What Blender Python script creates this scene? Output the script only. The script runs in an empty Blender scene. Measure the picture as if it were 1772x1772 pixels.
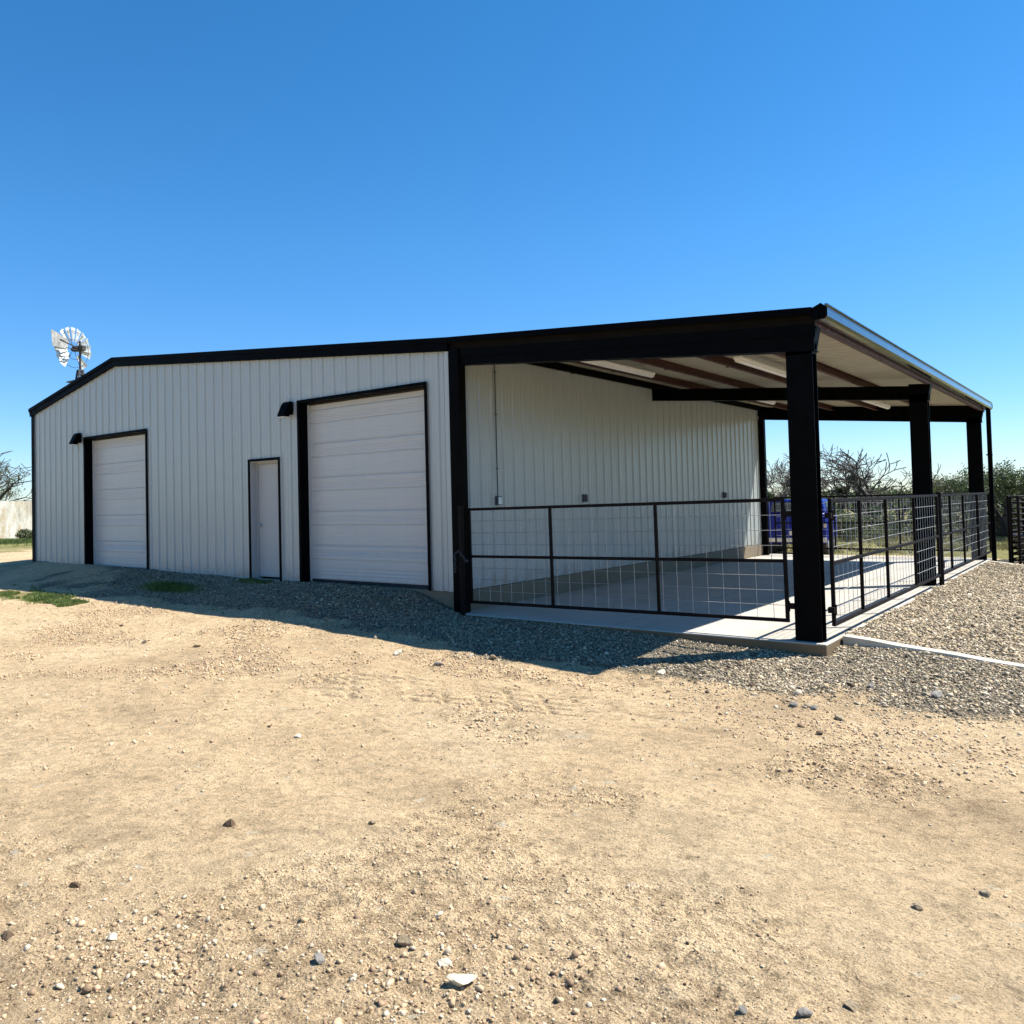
import bpy, math, random
import numpy as np
from mathutils import Vector, Matrix
random.seed(7); rng = np.random.default_rng(11)
sc = bpy.context.scene; COL = sc.collection
R = math.radians

# ------------------------------------------------------------------ materials
def new_mat(name):
    m = bpy.data.materials.new(name); m.use_nodes = True
    nt = m.node_tree; b = nt.nodes['Principled BSDF']
    return m, nt, b
def N(nt, t, **kw):
    n = nt.nodes.new(t)
    for k, v in kw.items():
        if k in n.inputs: n.inputs[k].default_value = v
        else: setattr(n, k, v)
    return n
def ramp(nt, fac, stops):
    r = nt.nodes.new('ShaderNodeValToRGB'); e = r.color_ramp.elements
    while len(e) < len(stops): e.new(0.5)
    for i, (p, c) in enumerate(stops):
        e[i].position = p; e[i].color = (c[0], c[1], c[2], 1) if not isinstance(c, (int, float)) else (c, c, c, 1)
    nt.links.new(fac, r.inputs[0]); return r.outputs[0]
def noise(nt, vec, scale, detail=4, rough=.55, dist=0):
    n = nt.nodes.new('ShaderNodeTexNoise'); n.inputs['Scale'].default_value = scale
    n.inputs['Detail'].default_value = detail; n.inputs['Roughness'].default_value = rough
    n.inputs['Distortion'].default_value = dist
    nt.links.new(vec, n.inputs['Vector']); return n.outputs['Fac']
def mix(nt, f, a, b, mode='MIX'):
    m = nt.nodes.new('ShaderNodeMix'); m.data_type = 'RGBA'; m.blend_type = mode
    for s, v in ((0, f), (6, a), (7, b)):
        if isinstance(v, (tuple, list)): m.inputs[s].default_value = (v[0], v[1], v[2], 1)
        elif isinstance(v, (int, float)): m.inputs[s].default_value = v
        else: nt.links.new(v, m.inputs[s])
    return m.outputs[2]
def mth(nt, op, a, b=0.0):
    m = nt.nodes.new('ShaderNodeMath'); m.operation = op
    for i, v in enumerate((a, b)):
        if isinstance(v, (int, float)): m.inputs[i].default_value = v
        else: nt.links.new(v, m.inputs[i])
    return m.outputs[0]
def bump(nt, b, h, dist=.01, strength=1.0, prev=None):
    n = nt.nodes.new('ShaderNodeBump'); n.inputs['Distance'].default_value = dist
    n.inputs['Strength'].default_value = strength
    nt.links.new(h, n.inputs['Height'])
    if prev is not None: nt.links.new(prev, n.inputs['Normal'])
    nt.links.new(n.outputs[0], b.inputs['Normal']); return n.outputs[0]
def objvec(nt, scale=None):
    t = nt.nodes.new('ShaderNodeTexCoord'); o = t.outputs['Object']
    if scale:
        m = nt.nodes.new('ShaderNodeMapping'); m.inputs['Scale'].default_value = scale
        nt.links.new(o, m.inputs[0]); o = m.outputs[0]
    return o
def geovec(nt, scale=None):
    t = nt.nodes.new('ShaderNodeNewGeometry'); o = t.outputs['Position']
    if scale:
        m = nt.nodes.new('ShaderNodeMapping'); m.inputs['Scale'].default_value = scale
        nt.links.new(o, m.inputs[0]); o = m.outputs[0]
    return o
def simple(name, col, rough=.5, metal=0, var=.12, vscale=3, spec=.5, bmp=0, bscale=40, stretch=None):
    m, nt, b = new_mat(name); v = geovec(nt, stretch)
    f = noise(nt, v, vscale, 5, .6)
    c2 = tuple(c*(1-var*2) for c in col); c1 = tuple(min(1, c*(1+var)) for c in col)
    nt.links.new(ramp(nt, f, [(.3, c2), (.7, c1)]), b.inputs['Base Color'])
    b.inputs['Metallic'].default_value = metal
    b.inputs['Specular IOR Level'].default_value = spec
    nt.links.new(ramp(nt, noise(nt, v, vscale*2.3, 4), [(.3, rough*.85), (.7, min(1, rough*1.2))]), b.inputs['Roughness'])
    if bmp: bump(nt, b, noise(nt, geovec(nt), bscale, 4), bmp)
    return m

M = {}
def wall_mat(name, col, rough, grime=.25, ripple=.0045):
    m, nt, b = new_mat(name); g = geovec(nt)
    sep = nt.nodes.new('ShaderNodeSeparateXYZ'); nt.links.new(g, sep.inputs[0])
    streak = noise(nt, geovec(nt, (6, 6, .35)), 1.6, 5, .6)
    base = ramp(nt, streak, [(.25, tuple(c*.965 for c in col)), (.7, col)])
    low = ramp(nt, sep.outputs[2], [(.0, 1.0), (.32, 0.0)])
    spl = ramp(nt, noise(nt, g, 5, 6, .65), [(.42, 0.0), (.68, 1.0)])
    f = mth(nt, 'MULTIPLY', mth(nt, 'MULTIPLY', low, spl), grime)
    nt.links.new(mix(nt, f, base, (.33, .25, .17)), b.inputs['Base Color'])
    b.inputs['Roughness'].default_value = rough
    return m
M['white'] = wall_mat('white_painted_sheet', (.41, .44, .425), .25, .8)
M['doorwhite'] = wall_mat('white_door_curtain', (.50, .495, .475), .34, .35)
M['mandoor'] = wall_mat('grey_white_door', (.40, .40, .39), .42, .3, .001)
M['cream'] = simple('roof_underside', (.40, .37, .28), .5, 0, .05, 2)
M['olive'] = simple('underside_shade_tan', (.007, .0055, .003), .6, 0, .2, 3, .05)  # shade under the roof edge, painted as a near-black tan
M['roof'] = simple('galvalume_roof', (.62, .64, .65), .33, .8, .05, 2)
M['black'] = simple('black_painted_steel', (.0025, .0025, .0028), .45, 0, .2, 5, .03)
M['trim'] = simple('black_trim_sheet', (.002, .002, .003), .5, 0, .2, 4, .03)
M['primer'] = simple('red_oxide_primer', (.055, .012, .007), .6, 0, .15, 6)
M['gutter'] = simple('dark_gutter_metal', (.15, .17, .18), .14, .9, .08, 3)
M['pipe'] = simple('dark_rust_pipe', (.008, .005, .0045), .6, .0, .35, 18, .12)
M['wire'] = simple('galvanised_wire', (.42, .43, .43), .42, .55, .1, 20)
M['galv'] = simple('galvanised_steel', (.5, .52, .53), .4, .7, .15, 6)
M['galvold'] = simple('weathered_galvanised_sheet', (.62, .64, .62), .5, .25, .22, 2.2)
M['vane'] = simple('stained_vane_sheet', (.42, .41, .38), .6, .1, .3, 5)
M['darksteel'] = simple('dark_old_steel', (.06, .05, .045), .6, .3, .3, 6)
M['lens'] = simple('light_lens', (.75, .72, .64), .3, 0, .04, 5)
M['tube'] = simple('white_light_housing', (.85, .84, .82), .35, 0, .03, 5)
M['box'] = simple('grey_electrical_box', (.09, .10, .11), .5, .4, .1, 9)
M['bluecar'] = simple('dark_blue_car_paint', (.004, .014, .20), .34, 0, .08, 3, .2)
M['glass'] = simple('dark_car_glass', (.02, .03, .03), .06, 0, .1, 3, .8)
M['rubber'] = simple('black_rubber', (.02, .02, .02), .8, 0, .2, 8)
M['redlamp'] = simple('pale_lamp_plastic', (.4, .38, .36), .2, 0, .1, 5)
M['plate'] = simple('pale_plate', (.6, .6, .58), .4, 0, .1, 5)
M['bark'] = simple('dark_bark', (.06, .048, .038), .9, 0, .3, 7)
M['barkpale'] = simple('grey_twig_bark', (.14, .12, .10), .9, 0, .3, 7)

def concrete(name, col, stain=(.30, .26, .2)):
    m, nt, b = new_mat(name); g = geovec(nt)
    c = ramp(nt, noise(nt, g, 1.3, 7, .62), [(.3, tuple(x*.84 for x in col)), (.68, col)])
    f = ramp(nt, noise(nt, g, 3.1, 6, .7), [(.58, 0.0), (.78, .45)])
    c = mix(nt, f, c, stain)
    f2 = ramp(nt, noise(nt, g, 90, 3, .6), [(.3, .84), (.6, 1.0)])
    c = mix(nt, 1.0, c, f2, 'MULTIPLY')
    sp = nt.nodes.new('ShaderNodeSeparateXYZ'); nt.links.new(g, sp.inputs[0])
    if name == 'slab_concrete':
        jl = None
        for ax, pos in ((1, 3.4), (1, 6.9), (1, 10.4), (0, 2.75)):
            q = ramp(nt, mth(nt, 'ABSOLUTE', mth(nt, 'SUBTRACT', sp.outputs[ax], pos)), [(.005, .75), (.009, 0.0)])
            jl = q if jl is None else mth(nt, 'MAXIMUM', jl, q)
        c = mix(nt, jl, c, (.12, .10, .07))
        c = mix(nt, ramp(nt, noise(nt, geovec(nt, (1, .5, 1)), 1.1, 7, .7, .5), [(.52, 0.0), (.72, .4)]), c, (.36, .27, .17))
        c = mix(nt, ramp(nt, mth(nt, 'ADD', mth(nt, 'MULTIPLY', sp.outputs[2], -4), mth(nt, 'MULTIPLY', noise(nt, g, 9, 5), .25)), [(0, 0), (.98, 0), (1, 0)]) if False else ramp(nt, mth(nt, 'ADD', sp.outputs[2], 1.0), [(.655, .95), (.668, 0.0)]), c, (.14, .095, .045))
    nt.links.new(c, b.inputs['Base Color']); b.inputs['Roughness'].default_value = .82
    b.inputs['Specular IOR Level'].default_value = .3
    bump(nt, b, noise(nt, g, 60, 5, .6), .004, .6); return m

M['slab'] = concrete('slab_concrete', (.50, .47, .41))
M['curb'] = concrete('foundation_concrete', (.22, .18, .12), (.12, .09, .06))
M['strip'] = concrete('strip_concrete', (.58, .53, .42))

def leafmat(name, c1, c2, c3):
    m, nt, b = new_mat(name); g = geovec(nt)
    o = nt.nodes.new('ShaderNodeTexWhiteNoise'); o.noise_dimensions = '3D'
    sn = nt.nodes.new('ShaderNodeVectorMath'); sn.operation = 'SNAP'; sn.inputs[1].default_value = (.12, .12, .12)
    nt.links.new(g, sn.inputs[0]); nt.links.new(sn.outputs[0], o.inputs[0])
    a = ramp(nt, o.outputs['Value'], [(0, c1), (.6, c2), (1, c3)])
    b2 = ramp(nt, noise(nt, g, .9, 3), [(.35, .65), (.65, 1.15)])
    nt.links.new(mix(nt, 1.0, a, b2, 'MULTIPLY'), b.inputs['Base Color'])
    b.inputs['Roughness'].default_value = .6
    b.inputs['Subsurface Weight'].default_value = 0
    tr = nt.nodes.new('ShaderNodeBsdfTranslucent'); mx = nt.nodes.new('ShaderNodeMixShader')
    nt.links.new(a, tr.inputs[0]); mx.inputs[0].default_value = .3
    out = nt.nodes['Material Output']
    nt.links.new(b.outputs[0], mx.inputs[1]); nt.links.new(tr.outputs[0], mx.inputs[2]); nt.links.new(mx.outputs[0], out.inputs[0])
    return m
M['leafdark'] = leafmat('live_oak_leaves', (.035, .055, .018), (.07, .10, .03), (.12, .15, .05))
M['leafolive'] = leafmat('mesquite_leaves', (.06, .075, .022), (.11, .12, .04), (.17, .17, .07))
M['mistle'] = leafmat('mistletoe_leaves', (.03, .05, .012), (.055, .085, .02), (.09, .12, .03))
M['grass'] = leafmat('grass_blades', (.06, .11, .02), (.11, .17, .03), (.2, .22, .06))
M['drygrass'] = leafmat('dry_grass_blades', (.14, .14, .05), (.24, .22, .08), (.34, .29, .13))

# stones: colour per stone from a colour attribute (own colour, raised for sunlight on ramp and apron gravel)
def stonemat(name, rough=.85):
    m, nt, b = new_mat(name)
    a = nt.nodes.new('ShaderNodeAttribute'); a.attribute_name = 'tint'
    f = ramp(nt, noise(nt, geovec(nt), 140, 3), [(.3, .8), (.7, 1.1)])
    nt.links.new(mix(nt, 1.0, a.outputs['Color'], f, 'MULTIPLY'), b.inputs['Base Color'])
    b.inputs['Roughness'].default_value = rough; b.inputs['Specular IOR Level'].default_value = .25
    bump(nt, b, noise(nt, geovec(nt), 110, 4), .003, .7); return m
M['stone'] = stonemat('loose_stone')
def rockmat(name, col):
    m, nt, b = new_mat(name); g = geovec(nt)
    c = ramp(nt, noise(nt, g, 24, 6, .65), [(.3, tuple(x*.55 for x in col)), (.55, col), (.8, tuple(min(1, x*1.3) for x in col))])
    nt.links.new(c, b.inputs['Base Color']); b.inputs['Roughness'].default_value = .9
    bump(nt, b, noise(nt, g, 70, 6, .7), .012, .8); return m
M['rockdark'] = rockmat('brown_rock', (.12, .075, .04))
M['rockpale'] = rockmat('pale_limestone_rock', (.68, .60, .45))
M['rocktan'] = rockmat('tan_rock', (.34, .26, .16))
M['rockgrey'] = rockmat('grey_rock', (.24, .22, .19))

# ------------------------------------------------------------------ ground height
def hash2(ix, iy, s):
    v = np.sin(ix*127.1+iy*311.7+s*74.7)*43758.5453
    return v-np.floor(v)
def vnoise(x, y, s=0):
    ix = np.floor(x); iy = np.floor(y); fx = x-ix; fy = y-iy
    fx = fx*fx*fx*(fx*(fx*6-15)+10); fy = fy*fy*fy*(fy*(fy*6-15)+10)
    a = hash2(ix, iy, s); b = hash2(ix+1, iy, s); c = hash2(ix, iy+1, s); d = hash2(ix+1, iy+1, s)
    return (a*(1-fx)+b*fx)*(1-fy)+(c*(1-fx)+d*fx)*fy-.5
def fbm(x, y, s=0, o=4):
    t = 0; a = 1
    for i in range(o):
        t = t+a*vnoise(x*2**i+i*17.3, y*2**i-i*9.1, s+i); a *= .5
    return t
CP = np.array([(-17, -.1, -.02), (-14.6, -.1, .08), (-11.8, -.1, .055), (-9, -.1, .035), (-6.5, -.1, .0), (-4.7, -.1, -.03), (-3.7, -.1, -.015), (-2, -.1, -.03),
    (-.8, -.1, -.06), (-.1, -.1, -.3), (.4, -.1, -.365), (1.5, -.1, -.36), (3, -.1, -.385), (4.3, -.1, -.43), (5.4, -.1, -.475),
    (-2, -.9, -.1), (-.5, -.9, -.25), (1, -.9, -.37), (-17, -2.4, -.2), (-14, -2.4, -.3), (-11.6, -2.4, -.27), (-10.3, -2.4, -.19), (-8, -2.2, -.21), (-6.5, -2.15, -.2), (-5.6, -2.15, -.235), (-3.1, -2.15, -.3), (.1, -2.2, -.37), (3.7, -2.1, -.5),
    (-14, -6, -.38), (-8, -5, -.36), (-3, -5, -.42), (2, -5, -.45), (6, -4, -.48), (9, -5, -.50), (2, -9, -.45), (8, -9, -.45), (-6, -11, -.4), (4, -14, -.5), (14, -9, -.5),
    (6.3, -.3, -.50), (7.3, -.1, -.52), (6.5, .36, -.43), (7.5, .3, -.53), (9, .2, -.68), (12, -2, -.68), (7.5, -2.2, -.54), (5.7, .3, -.42),
    (-16, 6, -.1), (-20, 2, -.12), (-19, 12, -.12), (-6, 15, -.35), (0, 14.6, -.45), (4, 14.6, -.5), (7, 14, -.62), (10, 14, -.85), (12, 8, -.9), (11, 3, -.8), (0, 19, -.55), (10, 20, -.8), (-12, 20, -.3), (16, 5, -1.0), (16, 16, -1.0)])
def tps_setup(P):
    n = len(P); d = np.hypot(P[:, None, 0]-P[None, :, 0], P[:, None, 1]-P[None, :, 1])
    K = np.where(d > 0, d*d*np.log(np.maximum(d, 1e-9)), 0)+np.eye(n)*.15
    A = np.zeros((n+3, n+3)); A[:n, :n] = K; A[:n, n] = 1; A[:n, n+1:] = P[:, :2]; A[n:, :n] = A[:n, n:].T
    return np.linalg.solve(A, np.concatenate([P[:, 2], np.zeros(3)]))
TW = tps_setup(CP)
def sstep(a, b, x):
    t = np.clip((x-a)/(b-a), 0, 1); return t*t*(3-2*t)
def base_h(x, y):
    sh = x.shape; x = x.ravel(); y = y.ravel(); n = len(CP)
    z = np.zeros_like(x)
    xc = np.clip(x, -22, 17); yc = np.clip(y, -15, 22)
    for i in range(n):
        d2 = (xc-CP[i, 0])**2+(yc-CP[i, 1])**2
        z += TW[i]*.5*d2*np.log(np.maximum(d2, 1e-12))
    z += TW[n]+TW[n+1]*xc+TW[n+2]*yc
    far = sstep(0, 25, np.hypot(x-xc, y-yc))
    zf = -.62+.47*sstep(-8, -34, x)*1.0
    z = z*(1-far)+zf*far
    # gravel ramp on the right of the slab
    rz = -.345-.105*(x-5.5)
    inr = sstep(.52, .56, y)*sstep(13.2, 13.16, y)*sstep(5.4, 5.46, x)*sstep(9.2, 8.2, x)
    z = z*(1-inr)+np.maximum(rz, z*0-1.2)*inr
    # under the building and slab keep it below the floors
    ins = sstep(-14.6, -14.5, x)*sstep(.0, -.06, x)*sstep(.03, .1, y)*sstep(13.6, 13.5, y)
    z = z*(1-ins)+(-.55)*ins
    ins = sstep(-.05, .05, x)*sstep(5.46, 5.4, x)*sstep(.04, .12, y)*sstep(14.0, 13.9, y)
    z = z*(1-ins)+(-.55)*ins
    return z.reshape(sh)
def gravel_mask(x, y):
    w = fbm(x*.9, y*.9, 5, 4)
    front = sstep(-2.35, -1.5, y+w*.9)*sstep(-13.5, -6.0, x+w*3)*sstep(6.2, 5.6, x)*sstep(.3, .1, y)
    pile = np.exp(-((x-1.2)**2/16+(y+.8)**2/1.3))
    apr = sstep(-1.9, .3, y+.42*(x-5.2)+w*1.5)*sstep(4.6, 5.4, x)*sstep(16, 13, x)*sstep(1.2, .5, y)
    rmp = sstep(.5, .6, y)*sstep(13.2, 13.1, y)*sstep(5.3, 5.5, x)
    beyond = sstep(9, 10, x)*sstep(0, 1, y)*sstep(13, 11, y)*.6
    return np.clip(np.maximum.reduce([front, apr, rmp, beyond, pile*.9]), 0, 1)
def grass_mask(x, y):
    w = fbm(x*.35, y*.35, 9, 4)
    back = sstep(15.5, 18.5, y+w*3)*sstep(-40, -10, x)
    far = sstep(22, 34, np.hypot(x-4, y-4)+w*10)
    lf = sstep(-12, -22, x)*sstep(5.0, 8, y+w*3)
    patch = np.exp(-(((x+8.2)/1.5)**2+((y+2.75)/.33)**2))*1.1+np.exp(-(((x+6)/.5)**2+((y+1.2)/.3)**2))*.8
    return np.clip(np.maximum.reduce([back, far*.9, lf, patch]), 0, 1)
def rough_mask(x, y):
    return sstep(-.02, .34, fbm(x*.75+3, y*.75, 21, 5))
def height(x, y):
    z = base_h(x, y); g = gravel_mask(x, y); r = rough_mask(x, y)
    near = sstep(40, 15, np.hypot(x-5, y+4))
    d = fbm(x*.55, y*.55, 1, 3)*.045*(1-g)
    d = d+fbm(x*2.2, y*2.2, 2, 3)*.012
    d = d+fbm(x*8, y*8, 3, 3)*(.007+.015*r+.006*g)
    d = d+np.abs(fbm(x*21, y*21, 4, 2))*(.006+.016*r+.006*g)
    # wheel ruts along the front of the barn
    for k, (a, c, w_) in enumerate(((-.02, -4.3, .16), (-.02, -6.0, .16), (-.35, -1.7, .15))):
        yy = c+a*x+.25*vnoise(x*.3, x*0+3.3*k, 30)
        d = d-.018*np.exp(-((y-yy)/w_)**2)*(1-g)
    # tread print
    u = (x-2.95)*.96+(y+3.75)*.28; v = -(x-2.95)*.28+(y+3.75)*.96
    tm = sstep(1.7, 1.3, np.abs(u))*sstep(.50, .4, np.abs(v))*(.35+.65*sstep(-.15, .1, vnoise(x*2.3, y*2.3, 44)))
    cell = lambda t: sstep(.16, .05, np.abs(t-np.round(t)))
    d = d-.026*tm*np.maximum(cell(u/.34+.3*np.round(v/.19)), cell(v/.19))
    # shoe prints
    for cx, cy, a in ((6.95, -6.2, .7), (6.6, -6.35, .9), (5.4, -7.2, .6)):
        u = ((x-cx)*math.cos(a)+(y-cy)*math.sin(a))/.15; v = (-(x-cx)*math.sin(a)+(y-cy)*math.cos(a))/.055
        m_ = sstep(1.15, .85, u*u+v*v); d = d-.008*m_-.004*m_*np.sin(u*22+v*v*2)
    under = sstep(.05, .3, y)*sstep(13.5, 13.2, y)*sstep(-14.6, -14.3, x)*sstep(5.5, 5.3, x)
    return z+d*near*(1-under)

def spans(*segs):
    out = []
    for a, b, s in segs: out.append(np.arange(a, b-1e-9, s))
    return np.unique(np.round(np.concatenate(out), 4))
def geo(a, b, s0, k):
    o = []; p = a; s = s0; sg = 1 if b > a else -1
    while (b-p)*sg > 0: o.append(p); p += s*sg; s *= k
    o.append(b); return np.array(o)
xs = np.unique(np.round(np.concatenate([geo(-18, -3000, .12, 1.12), spans((-18, -8, .09), (-8, 1.5, .042), (1.5, 9.2, .017), (9.2, 14, .08)), geo(14, 3000, .1, 1.12)]), 4))
ys = np.unique(np.round(np.concatenate([geo(-9.2, -3000, .06, 1.12), spans((-9.2, -3.1, .017), (-3.1, .2, .03), (.2, 14.5, .06)), [.53, .56, 13.16, 13.2], geo(14.5, 4000, .09, 1.09)]), 4))
GX, GY = np.meshgrid(xs, ys); GZ = height(GX, GY)
nx, ny = len(xs), len(ys)
def quick_mesh(name, V, F, mats, smooth=False, parent=None):
    me = bpy.data.meshes.new(name); V = np.asarray(V, np.float32); F = np.asarray(F, np.int32)
    k = F.shape[1]; me.vertices.add(len(V)); me.vertices.foreach_set('co', V.ravel())
    me.loops.add(F.size); me.loops.foreach_set('vertex_index', F.ravel())
    me.polygons.add(len(F)); me.polygons.foreach_set('loop_start', np.arange(len(F), dtype=np.int32)*k)
    me.polygons.foreach_set('loop_total', np.full(len(F), k, np.int32))
    if smooth: me.polygons.foreach_set('use_smooth', np.ones(len(F), bool))
    me.update(calc_edges=True); me.validate()
    for m in (mats if isinstance(mats, (list, tuple)) else [mats]): me.materials.append(m)
    o = bpy.data.objects.new(name, me); COL.objects.link(o)
    if parent is not None: o.parent = parent
    return o
def tag(o, label=None, cat=None, group=None, kind=None):
    if label: o['label'] = label
    if cat: o['category'] = cat
    if group: o['group'] = group
    if kind: o['kind'] = kind
    return o
idx = np.arange(nx*ny).reshape(ny, nx)
F = np.stack([idx[:-1, :-1], idx[:-1, 1:], idx[1:, 1:], idx[1:, :-1]], -1).reshape(-1, 4)

def ground_mat():
    m, nt, b = new_mat('dry_dirt_ground'); g = geovec(nt)
    def attr(n):
        a = nt.nodes.new('ShaderNodeAttribute'); a.attribute_name = n; return a.outputs['Fac']
    gr, ga, ro = attr('gravel'), attr('grassy'), attr('rough')
    big = noise(nt, g, .55, 6, .6); med = noise(nt, g, 3.2, 6, .65, .3); fin = noise(nt, g, 26, 6, .7); vf = noise(nt, g, 120, 4, .7)
    c = ramp(nt, big, [(.3, (.64, .475, .29)), (.5, (.83, .62, .375)), (.7, (.88, .68, .43))])
    c = mix(nt, 1.0, c, ramp(nt, med, [(.28, .76), (.5, 1.0), (.7, 1.08)]), 'MULTIPLY')
    darkp = ramp(nt, noise(nt, geovec(nt, (1, 1, 1)), 1.15, 7, .7, .6), [(.61, 0.0), (.72, .6)])
    c = mix(nt, mth(nt, 'MULTIPLY', darkp, ramp(nt, fin, [(.35, 1.0), (.6, .3)])), c, (.20, .125, .07))
    c = mix(nt, 1.0, c, ramp(nt, fin, [(.32, .38), (.44, .97), (.8, 1.1)]), 'MULTIPLY')
    c = mix(nt, 1.0, c, ramp(nt, vf, [(.32, .6), (.48, 1.0), (.8, 1.08)]), 'MULTIPLY')
    c = mix(nt, 1.0, c, ramp(nt, noise(nt, g, 15, 8, .78, .4), [(.37, .62), (.45, 1.0), (.62, 1.0), (.7, 1.1)]), 'MULTIPLY')
    # brown trampled patches
    pt = ramp(nt, noise(nt, geovec(nt, (.8, 1.5, 1)), .8, 8, .72, .8), [(.57, 0.0), (.69, .32)])
    c = mix(nt, pt, c, (.40, .28, .165))
    # curly crust cracks and straw lines
    crk = None
    for sc_, w_ in ((6.0, .035), (13.0, .06), (27.0, .075), (52.0, .09)):
        nn = mth(nt, 'ABSOLUTE', mth(nt, 'SUBTRACT', noise(nt, g, sc_, 3, .65, .9), .5))
        ln = ramp(nt, nn, [(0.0, 1.0), (w_, 0.0)])
        crk = ln if crk is None else mth(nt, 'MAXIMUM', crk, ln)
    brk = ramp(nt, noise(nt, g, 13, 6, .75), [(.50, 0.0), (.57, 1.0)])
    zone = mth(nt, 'ADD', .38, mth(nt, 'MULTIPLY', mth(nt, 'ADD', mth(nt, 'MULTIPLY', ro, .35), pt), .8))
    crk = mth(nt, 'MINIMUM', mth(nt, 'MULTIPLY', mth(nt, 'MULTIPLY', crk, brk), zone), 1.0)
    c = mix(nt, mth(nt, 'MULTIPLY', crk, .9), c, (.19, .125, .07))
    # flat pale stones trodden into the soil
    v9 = nt.nodes.new('ShaderNodeTexVoronoi'); v9.inputs['Scale'].default_value = 7.5
    dv = nt.nodes.new('ShaderNodeVectorMath'); dv.operation = 'ADD'
    nz = nt.nodes.new('ShaderNodeTexNoise'); nz.inputs['Scale'].default_value = 18; nt.links.new(g, nz.inputs['Vector'])
    ms_ = nt.nodes.new('ShaderNodeVectorMath'); ms_.operation = 'SCALE'; ms_.inputs['Scale'].default_value = .12; nt.links.new(nz.outputs['Color'], ms_.inputs[0])
    nt.links.new(g, dv.inputs[0]); nt.links.new(ms_.outputs[0], dv.inputs[1]); nt.links.new(dv.outputs[0], v9.inputs['Vector'])
    s9 = nt.nodes.new('ShaderNodeSeparateColor'); nt.links.new(v9.outputs['Color'], s9.inputs[0])
    fl = mth(nt, 'MULTIPLY', ramp(nt, v9.outputs['Distance'], [(.17, 1.0), (.23, 0.0)]), ramp(nt, s9.outputs[0], [(.88, 0.0), (.9, 1.0)]))
    c = mix(nt, mth(nt, 'MULTIPLY', fl, .8), c, (.70, .62, .47))
    # pale chalky powder and small embedded bits
    vo = nt.nodes.new('ShaderNodeTexVoronoi'); vo.inputs['Scale'].default_value = 62; nt.links.new(g, vo.inputs['Vector'])
    dot = ramp(nt, vo.outputs['Distance'], [(.16, 1.0), (.30, 0.0)])
    sel = nt.nodes.new('ShaderNodeSeparateColor'); nt.links.new(vo.outputs['Color'], sel.inputs[0])
    pale = mth(nt, 'MULTIPLY', dot, ramp(nt, sel.outputs[0], [(.80, 0.0), (.84, 1.0)]))
    dark = mth(nt, 'MULTIPLY', dot, ramp(nt, sel.outputs[1], [(.84, 0.0), (.88, 1.0)]))
    c = mix(nt, mth(nt, 'MULTIPLY', pale, .8), c, (.62, .55, .43))
    c = mix(nt, mth(nt, 'MULTIPLY', dark, .75), c, (.13, .085, .05))
    chalk = ramp(nt, noise(nt, geovec(nt, (1, 2.2, 1)), .9, 7, .75), [(.66, 0.0), (.74, .55)])
    c = mix(nt, chalk, c, (.64, .58, .46))
    c = mix(nt, 1.0, c, (1.0, .985, .96), 'MULTIPLY')
    # gravel beds
    v2 = nt.nodes.new('ShaderNodeTexVoronoi'); v2.inputs['Scale'].default_value = 34; nt.links.new(g, v2.inputs['Vector'])
    s2 = nt.nodes.new('ShaderNodeSeparateColor'); nt.links.new(v2.outputs['Color'], s2.inputs[0])
    gc = ramp(nt, s2.outputs[0], [(0, (.24, .205, .145)), (.5, (.40, .34, .24)), (1, (.56, .48, .35))])
    gc = mix(nt, 1.0, gc, ramp(nt, v2.outputs['Distance'], [(.25, 1.0), (.6, .45)]), 'MULTIPLY')
    edge = mth(nt, 'ADD', gr, mth(nt, 'MULTIPLY', mth(nt, 'SUBTRACT', fin, .5), .9))
    gmask = ramp(nt, edge, [(.42, 0.0), (.58, 1.0)])
    c = mix(nt, gmask, c, gc)
    # grass growing areas
    gg = ramp(nt, noise(nt, g, .35, 6, .7), [(.3, (.17, .16, .06)), (.5, (.26, .24, .09)), (.68, (.42, .34, .17))])
    e2 = mth(nt, 'ADD', ga, mth(nt, 'MULTIPLY', mth(nt, 'SUBTRACT', noise(nt, g, 6, 6, .7), .5), 1.0))
    c = mix(nt, ramp(nt, e2, [(.4, 0.0), (.65, 1.0)]), c, gg)
    nt.links.new(c, b.inputs['Base Color']); b.inputs['Roughness'].default_value = .95
    b.inputs['Specular IOR Level'].default_value = .12
    h1 = noise(nt, g, 34, 7, .72)
    n0 = bump(nt, b, noise(nt, g, 10, 7, .72), .075, 1.0)
    n1 = bump(nt, b, h1, .045, 1.0, n0)
    n1 = bump(nt, b, mth(nt, 'SUBTRACT', 1.0, crk), .012, 1.0, n1)
    vv = nt.nodes.new('ShaderNodeTexVoronoi'); vv.inputs['Scale'].default_value = 75; vv.feature = 'SMOOTH_F1'
    nt.links.new(g, vv.inputs['Vector'])
    inv = mth(nt, 'MULTIPLY', mth(nt, 'SUBTRACT', 1.0, vv.outputs['Distance']), mth(nt, 'ADD', .35, mth(nt, 'MULTIPLY', ro, .65)))
    n2 = bump(nt, b, inv, .010, 1.0, n1)
    inv2 = mth(nt, 'MULTIPLY', mth(nt, 'SUBTRACT', 1.0, v2.outputs['Distance']), gmask)
    bump(nt, b, inv2, .03, 1.0, n2)
    return m
M['ground'] = ground_mat()
gnd = quick_mesh('ground', np.stack([GX, GY, GZ], -1).reshape(-1, 3), F, M['ground'], True)
tag(gnd, kind='structure')
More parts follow.
